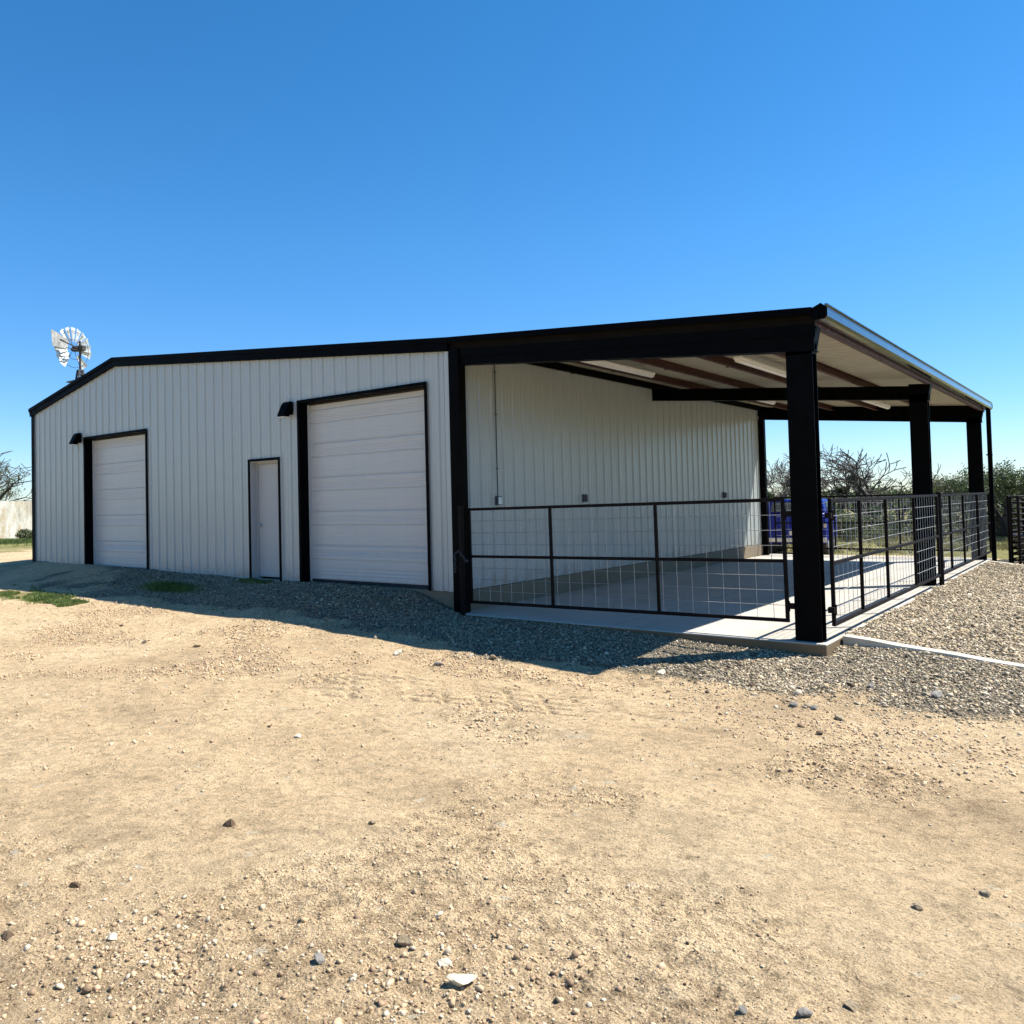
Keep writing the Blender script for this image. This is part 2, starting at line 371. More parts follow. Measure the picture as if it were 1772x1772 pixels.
for nm, arr in (('gravel', gravel_mask(GX, GY)), ('grassy', grass_mask(GX, GY)), ('rough', rough_mask(GX, GY))):
    a = gnd.data.attributes.new(nm, 'FLOAT', 'POINT'); a.data.foreach_set('value', arr.ravel().astype(np.float32))
def gh(x, y): return float(height(np.array([float(x)]), np.array([float(y)]))[0])

# ------------------------------------------------------------------ mesh builder
class MB:
    def __init__(s): s.v = []; s.f = []
    def add(s, vs, fs):
        o = len(s.v); s.v += [tuple(p) for p in vs]; s.f += [tuple(i+o for i in f) for f in fs]; return s
    def box(s, x0, y0, z0, x1, y1, z1):
        v = [(x0, y0, z0), (x1, y0, z0), (x1, y1, z0), (x0, y1, z0), (x0, y0, z1), (x1, y0, z1), (x1, y1, z1), (x0, y1, z1)]
        return s.add(v, [(3, 2, 1, 0), (4, 5, 6, 7), (0, 1, 5, 4), (1, 2, 6, 5), (2, 3, 7, 6), (3, 0, 4, 7)])
    def hexa(s, v):
        return s.add(v, [(3, 2, 1, 0), (4, 5, 6, 7), (0, 1, 5, 4), (1, 2, 6, 5), (2, 3, 7, 6), (3, 0, 4, 7)])
    def bar(s, a, b, w, h=None, up=(0, 0, 1)):
        h = h or w; a = Vector(a); b = Vector(b); d = (b-a).normalized(); u = Vector(up)
        if abs(d.dot(u)) > .98: u = Vector((0, 1, 0))
        r = d.cross(u).normalized()*w/2; t = r.cross(d).normalized()*h/2
        return s.hexa([a-r-t, a+r-t, b+r-t, b-r-t, a-r+t, a+r+t, b+r+t, b-r+t])
    def tube(s, pts, rad, n=8, cap=True):
        pts = [Vector(p) for p in pts]; rs = rad if isinstance(rad, (list, tuple)) else [rad]*len(pts); o = len(s.v)
        ref = Vector((.13, .27, .95))
        for i, p in enumerate(pts):
            d = (pts[min(i+1, len(pts)-1)]-pts[max(i-1, 0)])
            d = d.normalized() if d.length > 1e-9 else Vector((0, 0, 1))
            q = ref if abs(d.dot(ref)) < .95 else Vector((1, 0, 0))
            a = d.cross(q).normalized(); b = d.cross(a)
            for k in range(n):
                t = 2*math.pi*k/n; s.v.append(tuple(p+(a*math.cos(t)+b*math.sin(t))*rs[i]))
        for i in range(len(pts)-1):
            for k in range(n):
                s.f.append((o+i*n+k, o+i*n+(k+1) % n, o+(i+1)*n+(k+1) % n, o+(i+1)*n+k))
        if cap:
            s.f.append(tuple(o+k for k in range(n))[::-1]); s.f.append(tuple(o+(len(pts)-1)*n+k for k in range(n)))
        return s
    def prism(s, poly, axis, a, b):
        # poly: 2D points in the plane normal to axis ('x': (y,z), 'y': (x,z), 'z': (x,y))
        def P(p, t): return {'x': (t, p[0], p[1]), 'y': (p[0], t, p[1]), 'z': (p[0], p[1], t)}[axis]
        n = len(poly); v = [P(p, a) for p in poly]+[P(p, b) for p in poly]
        return s.add(v, [tuple(range(n))[::-1], tuple(range(n, 2*n))]+[(i, (i+1) % n, n+(i+1) % n, n+i) for i in range(n)])
    def build(s, name, mat, parent=None, smooth=False, bevel=0, loc=None):
        me = bpy.data.meshes.new(name); me.from_pydata(s.v, [], s.f); me.update()
        for m in (mat if isinstance(mat, (list, tuple)) else [mat]): me.materials.append(m)
        if smooth:
            for p in me.polygons: p.use_smooth = True
        o = bpy.data.objects.new(name, me); COL.objects.link(o)
        if parent is not None: o.parent = parent
        if loc is not None: o.location = loc
        import bmesh
        bm = bmesh.new(); bm.from_mesh(me); bmesh.ops.recalc_face_normals(bm, faces=bm.faces); bm.to_mesh(me); bm.free()
        if bevel:
            md = o.modifiers.new('bevel', 'BEVEL'); md.width = bevel; md.segments = 2; md.limit_method = 'ANGLE'
        return o
def empty(name, loc=(0, 0, 0), rz=0):
    o = bpy.data.objects.new(name, None); COL.objects.link(o); o.location = loc; o.rotation_euler = (0, 0, rz); o.empty_display_size = .2
    return o
def copy_tree(o, parent=None):
    c = o.copy(); COL.objects.link(c)
    if parent is not None: c.parent = parent
    for ch in list(o.children): copy_tree(ch, c)
    return c

# ------------------------------------------------------------------ barn
W0 = -14.63; XR = -10.3; YB = 13.6; YF0 = -.07; YF1 = 13.9
def rz_(x): return 3.937-.0817*x if x > 0 else (3.937-.0986*x if x > XR else 3.937-.0986*XR-.184*(XR-x))
barn = empty('metal_barn', (-5, 6, 0))
tag(barn, 'long white ribbed metal barn with black trim and an open lean-to bay on its right', 'barn')
class _P: pass
def part(mb, name, mat, parent=None, **k):
    # barn parts are written in world coordinates; the barn's Empty stands at (-5, 6, 0)
    par = parent or barn
    mb.v = [(x+5, y-6, z) for x, y, z in mb.v]
    return mb.build(name, mat, par, **k)

def rib_profile(L):
    """points (s, out) of a ribbed wall panel, pitch 1 ft"""
    p = []; n = int(math.ceil(L/.3048))+1
    for i in range(n):
        a = i*.3048
        p += [(a+.0, .0), (a+.018, .026), (a+.048, .026), (a+.066, .0),
              (a+.135, .0), (a+.140, .0055), (a+.155, .0055), (a+.160, .0),
              (a+.215, .0), (a+.220, .0055), (a+.235, .0055), (a+.240, .0)]
    return [q for q in p if q[0] <= L]
def prof_at(pr, s):
    ss = [p[0] for p in pr]; return float(np.interp(s, ss, [p[1] for p in pr]))
def ribbed_wall(L, mapf, zbot, ztop, opens=(), extra=()):
    """mapf(s, out, z) -> xyz"""
    pr = rib_profile(L); ss = sorted(set([round(p[0], 4) for p in pr]+[round(e, 4) for o in opens for e in o[:2]]+[round(e, 4) for e in extra]+[0, L]))
    mb = MB()
    for a, b in zip(ss[:-1], ss[1:]):
        if b-a < 1e-4: continue
        pa, pb = prof_at(pr, a), prof_at(pr, b); mid = (a+b)/2; z0 = zbot
        for o in opens:
            if o[0] <= mid <= o[1]: z0 = o[2]
        v = [mapf(a, pa, z0), mapf(b, pb, z0), mapf(b, pb, ztop(b)), mapf(a, pa, ztop(a))]
        mb.add(v, [(0, 1, 2, 3)])
    return mb, pr
def screws(mb, pr, L, mapf, rows, ztop, opens=(), r=.008):
    n = int(L/.3048)
    for z in rows:
        for i in range(n):
            for ds in (.09, .265) if z < .3 else (.09,):
                s = i*.3048+ds
                if s > L-.05 or z > ztop(s)-.1 or any(o[0]-.1 < s < o[1]+.1 and z < o[2]+.1 for o in opens): continue
                v = []
                for k in range(6):
                    t = k*math.pi/3; v.append(mapf(s+r*math.cos(t), .012, z+r*math.sin(t)))
                v.append(mapf(s, .016, z))
                mb.add(v, [(k, (k+1) % 6, 6) for k in range(6)])
# front wall (faces -Y): s = x - W0
Lf = -W0
opens = [(-11.74-W0, -8.94-W0, 3.13), (-5.13-W0, -4.26-W0, 2.25), (-3.62-W0, -.53-W0, 3.25)]
mf = lambda s, o, z: (W0+s, -o, z)
zt = lambda s: rz_(W0+s)-.20
mb, pr = ribbed_wall(Lf, mf, -.015, zt, opens, (XR-W0,))
screws(mb, pr, Lf, mf, (.08, 1.1, 1.95, 2.75, 3.55, 4.1), zt, opens)
part(mb, 'front_wall', M['white'])
# side wall facing the lean-to (+X)
ms = lambda s, o, z: (o, s+.06, z)
zs_ = lambda s: rz_(0)-.075
mb, pr = ribbed_wall(YB-.06, ms, -.012, zs_)
screws(mb, pr, YB-.06, ms, (.08, 1.05, 2.1, 3.1), zs_)
part(mb, 'side_wall', M['white'])
mb, _ = ribbed_wall(Lf, lambda s, o, z: (W0+s, YB+o, z), -.3, zt, (), (XR-W0,)); part(mb, 'rear_wall', M['white'])
mb, _ = ribbed_wall(YB, lambda s, o, z: (W0-o, s, z), -.3, lambda s: rz_(W0)-.08); part(mb, 'left_wall', M['white'])
# foundation
mb = MB(); mb.box(W0+.02, .02, -.75, -3.62, YB-.02, -.018); mb.box(-3.62, .02, -.75, .035, YB-.02, -.018)
mb = MB(); mb.box(W0+.02, .015, -.75, .035, YB-.02, -.02); part(mb, 'foundation', M['curb'], bevel=.01)

# roof with standing ribs running down the slope
mb = MB(); pr = rib_profile(YF1-YF0)
X0r, X1r = W0-.06, 5.54
for (s0, o0), (s1, o1) in zip(pr[:-1], pr[1:]):
    v = []
    for s, o in ((s0, o0), (s1, o1)):
        for x in (X0r, XR, 0, X1r): v.append((x, YF0+s, rz_(x)-.055+o))
    mb.add(v, [(0, 1, 5, 4), (1, 2, 6, 5), (2, 3, 7, 6)])
roof = part(mb, 'roof', [M['cream']])
# roof outer skin 4 mm above (galvalume face) 
mb = MB()
for (s0, o0), (s1, o1) in zip(pr[:-1], pr[1:]):
    v = []
    for s, o in ((s0, o0), (s1, o1)):
        for x in (X0r, XR, 0, X1r): v.append((x, YF0+s, rz_(x)-.050+o))
    mb.add(v, [(0, 1, 5, 4), (1, 2, 6, 5), (2, 3, 7, 6)])
part(mb, 'roof_sheet', M['roof'], parent=None)
mb = MB()
for x0, x1 in ((XR-.22, XR), (XR, XR+.22)):
    mb.hexa([(x0, YF0, rz_(x0)-.012), (x1, YF0, rz_(x1)-.012), (x1, YF1, rz_(x1)-.012), (x0, YF1, rz_(x0)-.012), (x0, YF0, rz_(x0)-.006), (x1, YF0, rz_(x1)-.006), (x1, YF1, rz_(x1)-.006), (x0, YF1, rz_(x0)-.006)])
part(mb, 'ridge_cap', M['trim'])
# rake trims
def sloped(mb, x0, x1, ya, yb, lo, hi, n=1):
    for i in range(n):
        a = x0+(x1-x0)*i/n; b = x0+(x1-x0)*(i+1)/n
        mb.hexa([(a, ya, rz_(a)+lo), (b, ya, rz_(b)+lo), (b, yb, rz_(b)+lo), (a, yb, rz_(a)+lo), (a, ya, rz_(a)+hi), (b, ya, rz_(b)+hi), (b, yb, rz_(b)+hi), (a, yb, rz_(a)+hi)])
    return mb
for ya, yb, y2 in ((YF0-.03, YF0-.003, YF0+.0), (YF1+.003, YF1+.03, YF1)):
    mb = MB(); sloped(mb, X0r-.03, XR, ya, yb, -.085, .0); sloped(mb, XR, 0, ya, yb, -.085, .0); sloped(mb, 0, 5.47, ya, yb, -.085, .0)
    part(mb, 'rake_trim', M['trim'], bevel=.004)
# front soffit + wall-top trim over the enclosed part
mb = MB()
sloped(mb, X0r, XR, YF0-.01, -.034, -.215, -.087); sloped(mb, XR, .0, YF0-.01, -.034, -.215, -.087)
part(mb, 'soffit_trim', M['trim'])
# corner trims
mb = MB(); mb.box(W0-.045, -.045, -.015, W0+.10, -.034, rz_(W0)-.2); mb.box(W0-.045, -.034, -.015, W0-.035, .1, rz_(W0)-.2); part(mb, 'corner_trim', M['trim'])
mb = MB(); mb.box(-.02, YB-.06, -.012, .045, YB+.05, rz_(0)-.08); part(mb, 'corner_trim', M['trim'])
mb = MB(); mb.box(-.10, -.042, -.015, -.005, -.036, rz_(0)-.205); mb.box(-.016, -.048, -.015, -.004, -.042, rz_(0)-.205); part(mb, 'corner_trim', M['white'])['label'] = 'white corner trim'
# left eave gutter
mb = MB(); mb.box(X0r-.06, YF0, rz_(W0)-.14, X0r-.005, YF1, rz_(W0)-.03); part(mb, 'eave_trim', M['trim'], bevel=.01)
# right eave gutter: open box with a rolled lip
gx0, gx1 = 5.50, 5.63; gzt = rz_(5.6)+.015; gzb = gzt-.155
GY0, GY1 = YF0-.02, YF1+.02
poly = [(gx0, gzb), (gx1-.02, gzb), (gx1, gzb+.03), (gx1, gzt-.045), (gx1-.012, gzt-.03), (gx1-.012, gzt), (gx1+.01, gzt), (gx1+.01, gzt+.012), (gx1-.022, gzt+.012), (gx1-.022, gzt-.03), (gx1-.012, gzt-.05), (gx1-.012, gzb+.035), (gx1-.025, gzb+.012), (gx0, gzb+.012)]
mb = MB(); mb.prism(poly, 'y', GY0, GY1)
gut = part(mb, 'gutter', M['gutter'])
mb = MB(); mb.prism([(gx0-.03, gzb-.005), (gx1-.02, gzb-.005), (gx1+.008, gzb+.03), (gx1+.008, gzt-.03), (gx1-.06, gzt+.025), (gx0-.03, gzt-.02)], 'y', GY0-.012, GY0-.002); part(mb, 'end_cap', M['trim'], gut); mb = MB()
mb.prism([(gx0-.03, gzb-.005), (gx1-.02, gzb-.005), (gx1+.008, gzb+.03), (gx1+.008, gzt-.03), (gx1-.06, gzt+.025), (gx0-.03, gzt-.02)], 'y', GY1+.002, GY1+.012)
part(mb, 'end_cap', M['trim'], gut)
# downspout at the rear corner
mb = MB(); mb.box(5.53, 13.56, -.62, 5.625, 13.66, gzb-.002)
for z in (.4, 2.2): mb.box(5.50, 13.553, z, 5.632, 13.667, z+.03)
part(mb, 'downspout', M['trim'], bevel=.006)

# frames: columns and rafters
def col_h(x0, x1, y0, y1, z0, z1, haunch=.0):
    mb = MB(); t = .014
    mb.box(x0, y0, z0, x1, y0+t, z1); mb.box(x0, y1-t, z0, x1, y1, z1); xm = (x0+x1)/2
    mb.box(xm-.008, y0+t, z0, xm+.008, y1-t, z1)
    mb.box(x0-.0, y0-.0-.002, z0-.0, x1+.0, y1+.002, z0+.014)
    return mb
SL = -.325
for y in (0.0, 6.8, 13.4):
    mb = col_h(5.13, 5.43, y, y+.17, SL, 3.13)
    mb.hexa([(5.13, y, 2.98), (5.43, y, 2.98), (5.43, y+.17, 2.98), (5.13, y+.17, 2.98), (5.13, y, 3.32), (5.49, y, 3.29), (5.49, y+.17, 3.29), (5.13, y+.17, 3.32)])
    for dx in (.04, .26): mb.tube([(5.13+dx, y-.012, SL+.06), (5.13+dx, y, SL+.06)], .011, 6)
    part(mb, 'post', M['black'], bevel=.002)
    mb = MB(); x0, x1 = .0, 5.46
    zb = lambda x: 3.515-.0935*x
    def sl(ya, yb, lo, hi):
        mb.hexa([(x0, ya, zb(x0)+lo), (x1, ya, zb(x1)+lo), (x1, yb, zb(x1)+lo), (x0, yb, zb(x0)+lo), (x0, ya, zb(x0)+hi), (x1, ya, zb(x1)+hi), (x1, yb, zb(x1)+hi), (x0, yb, zb(x0)+hi)])
    sl(y, y+.17, 0, .012); sl(y+.078, y+.092, .012, .238); sl(y, y+.17, .238, .25)
    for k in range(5):
        xx = .35+k*1.15
        mb.box(xx, y+.004, zb(xx)+.012, xx+.01, y+.166, zb(xx)+.236)
    if y == 0: sl(y-.012, y-.001, -.004, .252)
    part(mb, 'rafter', M['black'])
mb = MB(); sloped(mb, .0, 5.48, -.03, -.014, -.31, -.187); part(mb, 'end_girt', M['black'])
mb = MB(); sloped(mb, .0, 5.48, -.024, -.013, -.185, -.075); part(mb, 'underside_shade_strip', M['olive'])  # dark strip painted in place of the shaded roof underside
mb = MB(); sloped(mb, .0, 5.48, 13.42, 13.44, -.33, -.075); part(mb, 'end_girt', M['black'])
# column at the barn corner
mb = MB(); mb.box(.0, -.06, -.36, .19, -.045, 3.75); mb.box(.175, -.045, -.36, .19, .12, 3.6); mb.box(.05, -.045, .0, .06, .12, 3.75); part(mb, 'corner_post', M['black'])
mb = MB(); mb.box(0.0, YB-.2, SL, .17, YB-.07, 3.5); part(mb, 'corner_post', M['black'])
# purlins (C shape) and eave strut
for i, x in enumerate((.12, .98, 2.02, 3.12, 4.25)):
    zt_ = rz_(x)-.062
    mb = MB(); h = .13
    mb.box(x-.003, .0, zt_-h, x+.003, YF1-.03, zt_); mb.box(x+.003, -.012, zt_-.005, x+.055, YF1-.03, zt_); mb.box(x+.003, -.012, zt_-h, x+.055, YF1-.03, zt_-h+.005)
    mb.box(x+.049, -.012, zt_-h+.005, x+.055, YF1-.03, zt_-h+.02)
    for yy in (3.4, 10.2): mb.box(x-.05, yy, zt_-h-.001, x+.0, yy+.05, zt_)
    part(mb, 'purlin', M['primer'] if i else M['black'])
x = 5.47; zt_ = rz_(x)-.062
mb = MB(); mb.box(x-.003, -.0, zt_-.15, x+.004, YF1-.03, zt_); mb.box(x-.05, -.0, zt_-.15, x-.003, YF1-.03, zt_-.144)
part(mb, 'eave_strut', M['primer'])

# roll-up doors
def rollup(x0, x1, zt_, depth):
    """x0..x1 clear opening; one door thing-part: trim frame, jamb, curtain"""
    root = MB(); z = .045; zs = [z]; pts = []
    # curtain profile in z: repeating flat panel, groove, rippled band
    top = zt_+.02; per = .62; z = .03
    prof = [(.03, 0)]
    while z < top:
        for dz, dy in ((.004, .016), (.018, .016), (.022, 0), (.08, .002), (.11, 0), (.14, .002), (.17, 0), (.20, .002), (.23, 0), (.26, 0), (.36, 0), (.364, .016), (.378, .016), (.382, 0), (.42, .0), (.44, .0035), (.46, 0), (.48, .0035), (.50, 0), (.52, .0035), (.54, 0), (.60, 0)):
            if z+dz < top: prof.append((z+dz, dy))
        z += per
    prof.append((top, 0))
    for (a, da), (b, db) in zip(prof[:-1], prof[1:]):
        root.add([(x0+.03, depth+da, a), (x1-.03, depth+da, a), (x1-.03, depth+db, b), (x0+.03, depth+db, b)], [(0, 1, 2, 3)])
    cur = part(root, 'roll_up_door', M['doorwhite'])
    mb = MB()
    mb.box(x0-.06, -.052, -.018, x0, -.036, zt_+.055); mb.box(x1, -.052, -.018, x1+.05, -.036, zt_+.055); mb.box(x0, -.052, zt_-.0, x1, -.036, zt_+.055)
    mb.box(x0-.008, -.036, -.018, x0, depth+.04, zt_+.0); mb.box(x1, -.036, -.018, x1+.008, depth+.04, zt_); mb.box(x0, -.036, zt_, x1, depth+.04, zt_+.008)
    part(mb, 'frame', M['trim'], cur)
    for xa in (x0, x1-.045): mb = MB(); mb.box(xa, depth-.035, -.015, xa+.045, depth+.03, zt_-.02); part(mb, 'guide_rail', M['doorwhite'], cur)
    mb = MB(); mb.box(x0+.046, depth-.02, -.016, x1-.046, depth+.02, .035); part(mb, 'bottom_seal', M['rubber'], cur)
    mb = MB(); mb.box(x0+.046, depth-.03, zt_-.035, x1-.046, depth-.005, zt_-.002); part(mb, 'header_seal', M['rubber'], cur)
    return cur
d1 = rollup(-3.62, -.53, 3.25, .18); d1['label'] = 'large white roll-up door beside the lean-to'
d2 = rollup(-11.74, -8.94, 3.13, .18); d2['label'] = 'smaller white roll-up door near the left corner'
# walk door
x0, x1, zt_ = -5.13, -4.26, 2.25
mb = MB(); mb.box(x0+.055, .115, .03, x1-.055, .155, zt_-.05); door = part(mb, 'door', M['mandoor'], bevel=.003)
mb = MB(); mb.box(x0-.055, -.052, -.018, x0, -.036, zt_+.05); mb.box(x1, -.052, -.018, x1+.05, -.036, zt_+.05); mb.box(x0, -.052, zt_, x1, -.036, zt_+.05); part(mb, 'frame', M['trim'], door)
mb = MB(); mb.box(x0, -.036, -.016, x0+.014, .18, zt_); mb.box(x1-.014, -.036, -.016, x1, .18, zt_); mb.box(x0+.014, -.036, zt_-.014, x1-.014, .18, zt_)
mb.box(x0+.014, .10, -.016, x0+.05, .18, zt_-.014); mb.box(x1-.05, .10, -.016, x1-.014, .18, zt_-.014); mb.box(x0+.05, .10, zt_-.046, x1-.05, .18, zt_-.014); part(mb, 'jamb', M['mandoor'], door)
mb = MB(); mb.tube([(x0+.12, .114, 1.02), (x0+.12, .10, 1.02)], [.033, .033], 16); mb.tube([(x0+.12, .10, 1.02), (x0+.12, .07, 1.02)], .011, 10); mb.tube([(x0+.12, .075, 1.02), (x0+.12, .066, 1.02), (x0+.12, .05, 1.02), (x0+.12, .042, 1.02)], [.012, .026, .028, .016], 14)
part(mb, 'handle', M['galv'], door, smooth=True)
mb = MB(); mb.box(x0+.0, -.03, -.06, x1-.0, .16, -.012); part(mb, 'threshold', M['strip'], door)

# ------------------------------------------------------------------ slab and edging
mb = MB(); mb.box(.04, -.10, -.80, 5.50, 14.0, SL)
slab = mb.build('slab', M['slab'], bevel=.012); tag(slab, kind='structure')
# control joints as shallow dark cuts
mb = MB()
def edging(p, q, w, top_a, top_b, label, h=.16):
    p = Vector(p); q = Vector(q); d = (q-p).normalized(); n = Vector((-d.y, d.x, 0))*w/2; mb = MB(); k = 14; o = []
    for i in range(k+1):
        c = p.lerp(q, i/k); z = top_a+(top_b-top_a)*i/k+.004*math.sin(i*2.1); wv = 1+.06*math.sin(i*3.7+1)
        for s, zz in ((-1, -h), (1, -h), (1, 0), (-1, 0)): o.append((c.x+s*n.x*wv, c.y+s*n.y*wv, z+zz))
    f = [(0, 1, 2, 3)[::-1], tuple(k*4+j for j in range(4))]
    for i in range(k):
        for j in range(4): f.append((i*4+j, i*4+(j+1) % 4, (i+1)*4+(j+1) % 4, (i+1)*4+j))
    mb.add(o, f); b = mb.build('concrete_edging', M['strip'], bevel=.012)
    return tag(b, label, 'edging', 'concrete edgings of the gravel ramp')
edging((5.52, .56), (9.6, .50), .17, -.305, -.70, 'near pale concrete edging strip running from the front slab corner to the right')
edging((5.52, 13.12), (9.6, 13.2), .17, -.325, -.80, 'far pale concrete edging strip behind the gravel ramp')

# ------------------------------------------------------------------ gates
def make_gate(name, stiles, label, group, hinge_end, z0=-.13, zm=.565, z1=1.285, latch=False):
    """gate in its own frame: runs along +x from x=0, object origin at ground of the first stile"""
    root = empty(name); L = stiles[-1]-stiles[0]; st = [s-stiles[0] for s in stiles]; t = .042
    tag(root, label, 'gate', group)
    mb = MB(); rads = t/2
    mb.bar((-t/2, 0, z1), (L+t/2, 0, z1), t); mb.bar((-t/2, 0, z0), (L+t/2, 0, z0), t)
    mb.bar((0, 0, z0+t/2), (0, 0, z1-t/2), t); mb.bar((L, 0, z0+t/2), (L, 0, z1-t/2), t)
    mb.build('frame', M['pipe'], root, bevel=.006)
    mb = MB()
    for a, b in zip(st[:-1], st[1:]): mb.bar((a+t/2, 0, zm), (b-t/2, 0, zm), t*.95)
    mb.build('middle_rail', M['pipe'], root, bevel=.006)
    for s in st[1:-1]:
        mb = MB(); mb.bar((s, 0, z0+t/2), (s, 0, z1-t/2), t*.95); mb.build('stile', M['pipe'], root, bevel=.006)
    mb = MB(); r = .0034
    def wire(a, b): mb.tube([a, b], r, 4, False)
    for lo, hi in ((z0, zm), (zm, z1)):
        for k in (1, 2, 3):
            z = lo+(hi-lo)*k/4; wire((.02, .018, z), (L-.02, .018, z))
    x = .14
    while x < L-.05:
        wire((x+random.uniform(-.004, .004), .024, z0+.02), (x+random.uniform(-.004, .004), .024, z1-.02)); x += .203
    mb.build('mesh_panel', M['wire'], root)
    xh = L if hinge_end else 0; sg = 1 if hinge_end else -1
    for z in (z0+.17, z1-.17):
        mb = MB(); mb.box(min(xh+sg*.022, xh+sg*.105), -.035, z-.032, max(xh+sg*.022, xh+sg*.105), .035, z+.032); mb.tube([(xh+sg*.03, -.03, z-.06), (xh+sg*.03, -.03, z+.06)], .014, 8)
        mb.build('hinge', M['pipe'], root)
    return root
GG = 'black pipe and wire mesh gates round the lean-to'
g = make_gate('gate', [.25, 1.74, 3.38, 5.02], 'wide black pipe and wire gate across the front of the lean-to', GG, True)
g.location = (.26, .06, 0)
g.rotation_euler = (0, -.011, -.0)
g.location.z = -.03
g = make_gate('gate', [.14, 1.43, 2.84, 4.74, 6.72], 'near black pipe and wire gate on the right side, between the front and middle posts', GG, False)
g.location = (5.52, .16, 0); g.rotation_euler = (0, 0, R(90))
g = make_gate('gate', [7.06, 8.07, 9.6, 11.6, 13.5], 'far black pipe and wire gate on the right side, between the middle and rear posts', GG, False)
g.location = (5.52, 7.06, 0); g.rotation_euler = (0, 0, R(90))
g = make_gate('gate', [.3, 1.9, 3.5, 5.0], 'black pipe and wire gate across the rear opening of the lean-to', GG, True)
g.location = (.3, 13.72, 0)
# gate posts
def gate_post(x, y, z0, z1, r, label):
    root = empty('gate_post', (x, y, z0)); tag(root, label, 'post', 'round steel gate posts')
    mb = MB(); mb.tube([(0, 0, 0), (0, 0, z1-z0)], r, 14); mb.build('pipe', M['pipe'], root)
    mb = MB(); mb.tube([(0, 0, z1-z0), (0, 0, z1-z0+.012), (0, 0, z1-z0+.02)], [r*1.08, r*1.08, r*.6], 14); mb.build('cap', M['pipe'], root)
gate_post(5.52, 6.94, SL, 1.33, .042, 'round black gate post standing on the slab beside the middle lean-to post')
gate_post(.22, -.10, -.42, 1.30, .042, 'round black gate post at the front corner of the barn, chained to the gate')
# chain on the left end of the front gate
mb = MB()
def link(c, a, tilt):
    pts = []
    for k in range(13):
        t = 2*math.pi*k/12; p = Vector((.013*math.cos(t), 0, .022*math.sin(t))); p = Matrix.Rotation(a, 3, 'Z') @ (Matrix.Rotation(tilt, 3, 'Y') @ p); pts.append(Vector(c)+p)
    mb.tube(pts, .0035, 5, False)
for k in range(14):
    t = k/13; link((.10+.27*t, -.158+.02*math.sin(t*3), .55+.07*math.sin(t*5)), (k % 2)*1.4, 1.3)
for k in range(7): link((.13+.006*math.sin(k*2), -.158, .52-.034*k), (k % 2)*1.5, .05)
tag(mb.build('chain', M['box'], smooth=True), 'short loose steel chain wrapped round the left gate post', 'chain')

# ------------------------------------------------------------------ lights, boxes
def wall_light(x, zb, label):
    root = empty('wall_light', (x, 0, zb)); tag(root, label, 'wall light', 'black wedge wall lights beside the roll-up doors')
    mb = MB(); w = .105
    mb.prism([(-.034, .24), (-.09, .245), (-.125, .225), (-.165, .17), (-.245, .0), (-.245, -.04), (-.12, -.045), (-.11, -.0), (-.034, .0)], 'x', -w, w)
    mb.build('housing', M['trim'], root, bevel=.016)
    mb = MB(); mb.box(-w+.02, -.235, -.055, w-.02, -.13, -.043); mb.build('lens', M['lens'], root)
    return root
wall_light(-3.90, 3.06, 'black wedge-shaped wall light left of the large roll-up door')
wall_light(-12.02, 3.06, 'black wedge-shaped wall light left of the smaller roll-up door')
def tube_light(x, y0, label):
    L = 2.44; zc = rz_(x)-.235
    root = empty('tube_light', (x, y0, zc)); tag(root, label, 'ceiling light', 'long white tube lights under the lean-to roof')
    mb = MB(); mb.box(-.06, 0, .0, .06, L, .045); mb.build('housing', M['tube'], root, bevel=.012)
    mb = MB(); mb.prism([(-.05, 0), (-.045, -.03), (-.02, -.045), (.02, -.045), (.045, -.03), (.05, 0)], 'y', .02, L-.02); mb.build('diffuser', M['tube'], root)
    for yy in (.3, L-.3): mb = MB(); mb.tube([(0, yy, .045), (0, yy, .16)], .006, 6); mb.build('hanger', M['wire'], root)
tube_light(1.55, 1.35, 'white tube light nearest the barn wall in the front bay of the lean-to roof')
tube_light(3.72, 2.2, 'white tube light behind the front post, outer row of the front bay')
tube_light(1.6, 7.6, 'white tube light nearest the barn wall in the rear bay of the lean-to roof')
tube_light(3.75, 9.3, 'white tube light just left of the middle post, outer row of the rear bay')
def outlet(y, z, label, big=False):
    root = empty('outlet_box', (.03, y, z)); tag(root, label, 'outlet box', 'grey outlet boxes on the lean-to side wall')
    mb = MB(); mb.box(.002, -.055, -.075, .055, .055, .075); mb.build('box', M['box'], root, bevel=.006)
    mb = MB(); mb.box(.055, -.045, -.06, .068, .045, .06); mb.build('cover', M['darksteel'] if not big else M['galv'], root, bevel=.004)
outlet(1.07, 1.38, 'grey outlet box at the foot of the conduit on the lean-to side wall', True)
outlet(3.8, 1.39, 'grey outlet box in the middle of the lean-to side wall')
outlet(10.7, 1.39, 'small dark outlet box at the far end of the lean-to side wall')
mb = MB(); mb.tube([(.045, 1.07, 1.456), (.045, 1.07, 3.72)], .011, 8)
for z in (1.9, 2.8, 3.5): mb.box(.034, 1.045, z, .06, 1.095, z+.02)
tag(mb.build('conduit', M['box']), 'thin grey electrical conduit running up the lean-to side wall', 'conduit')

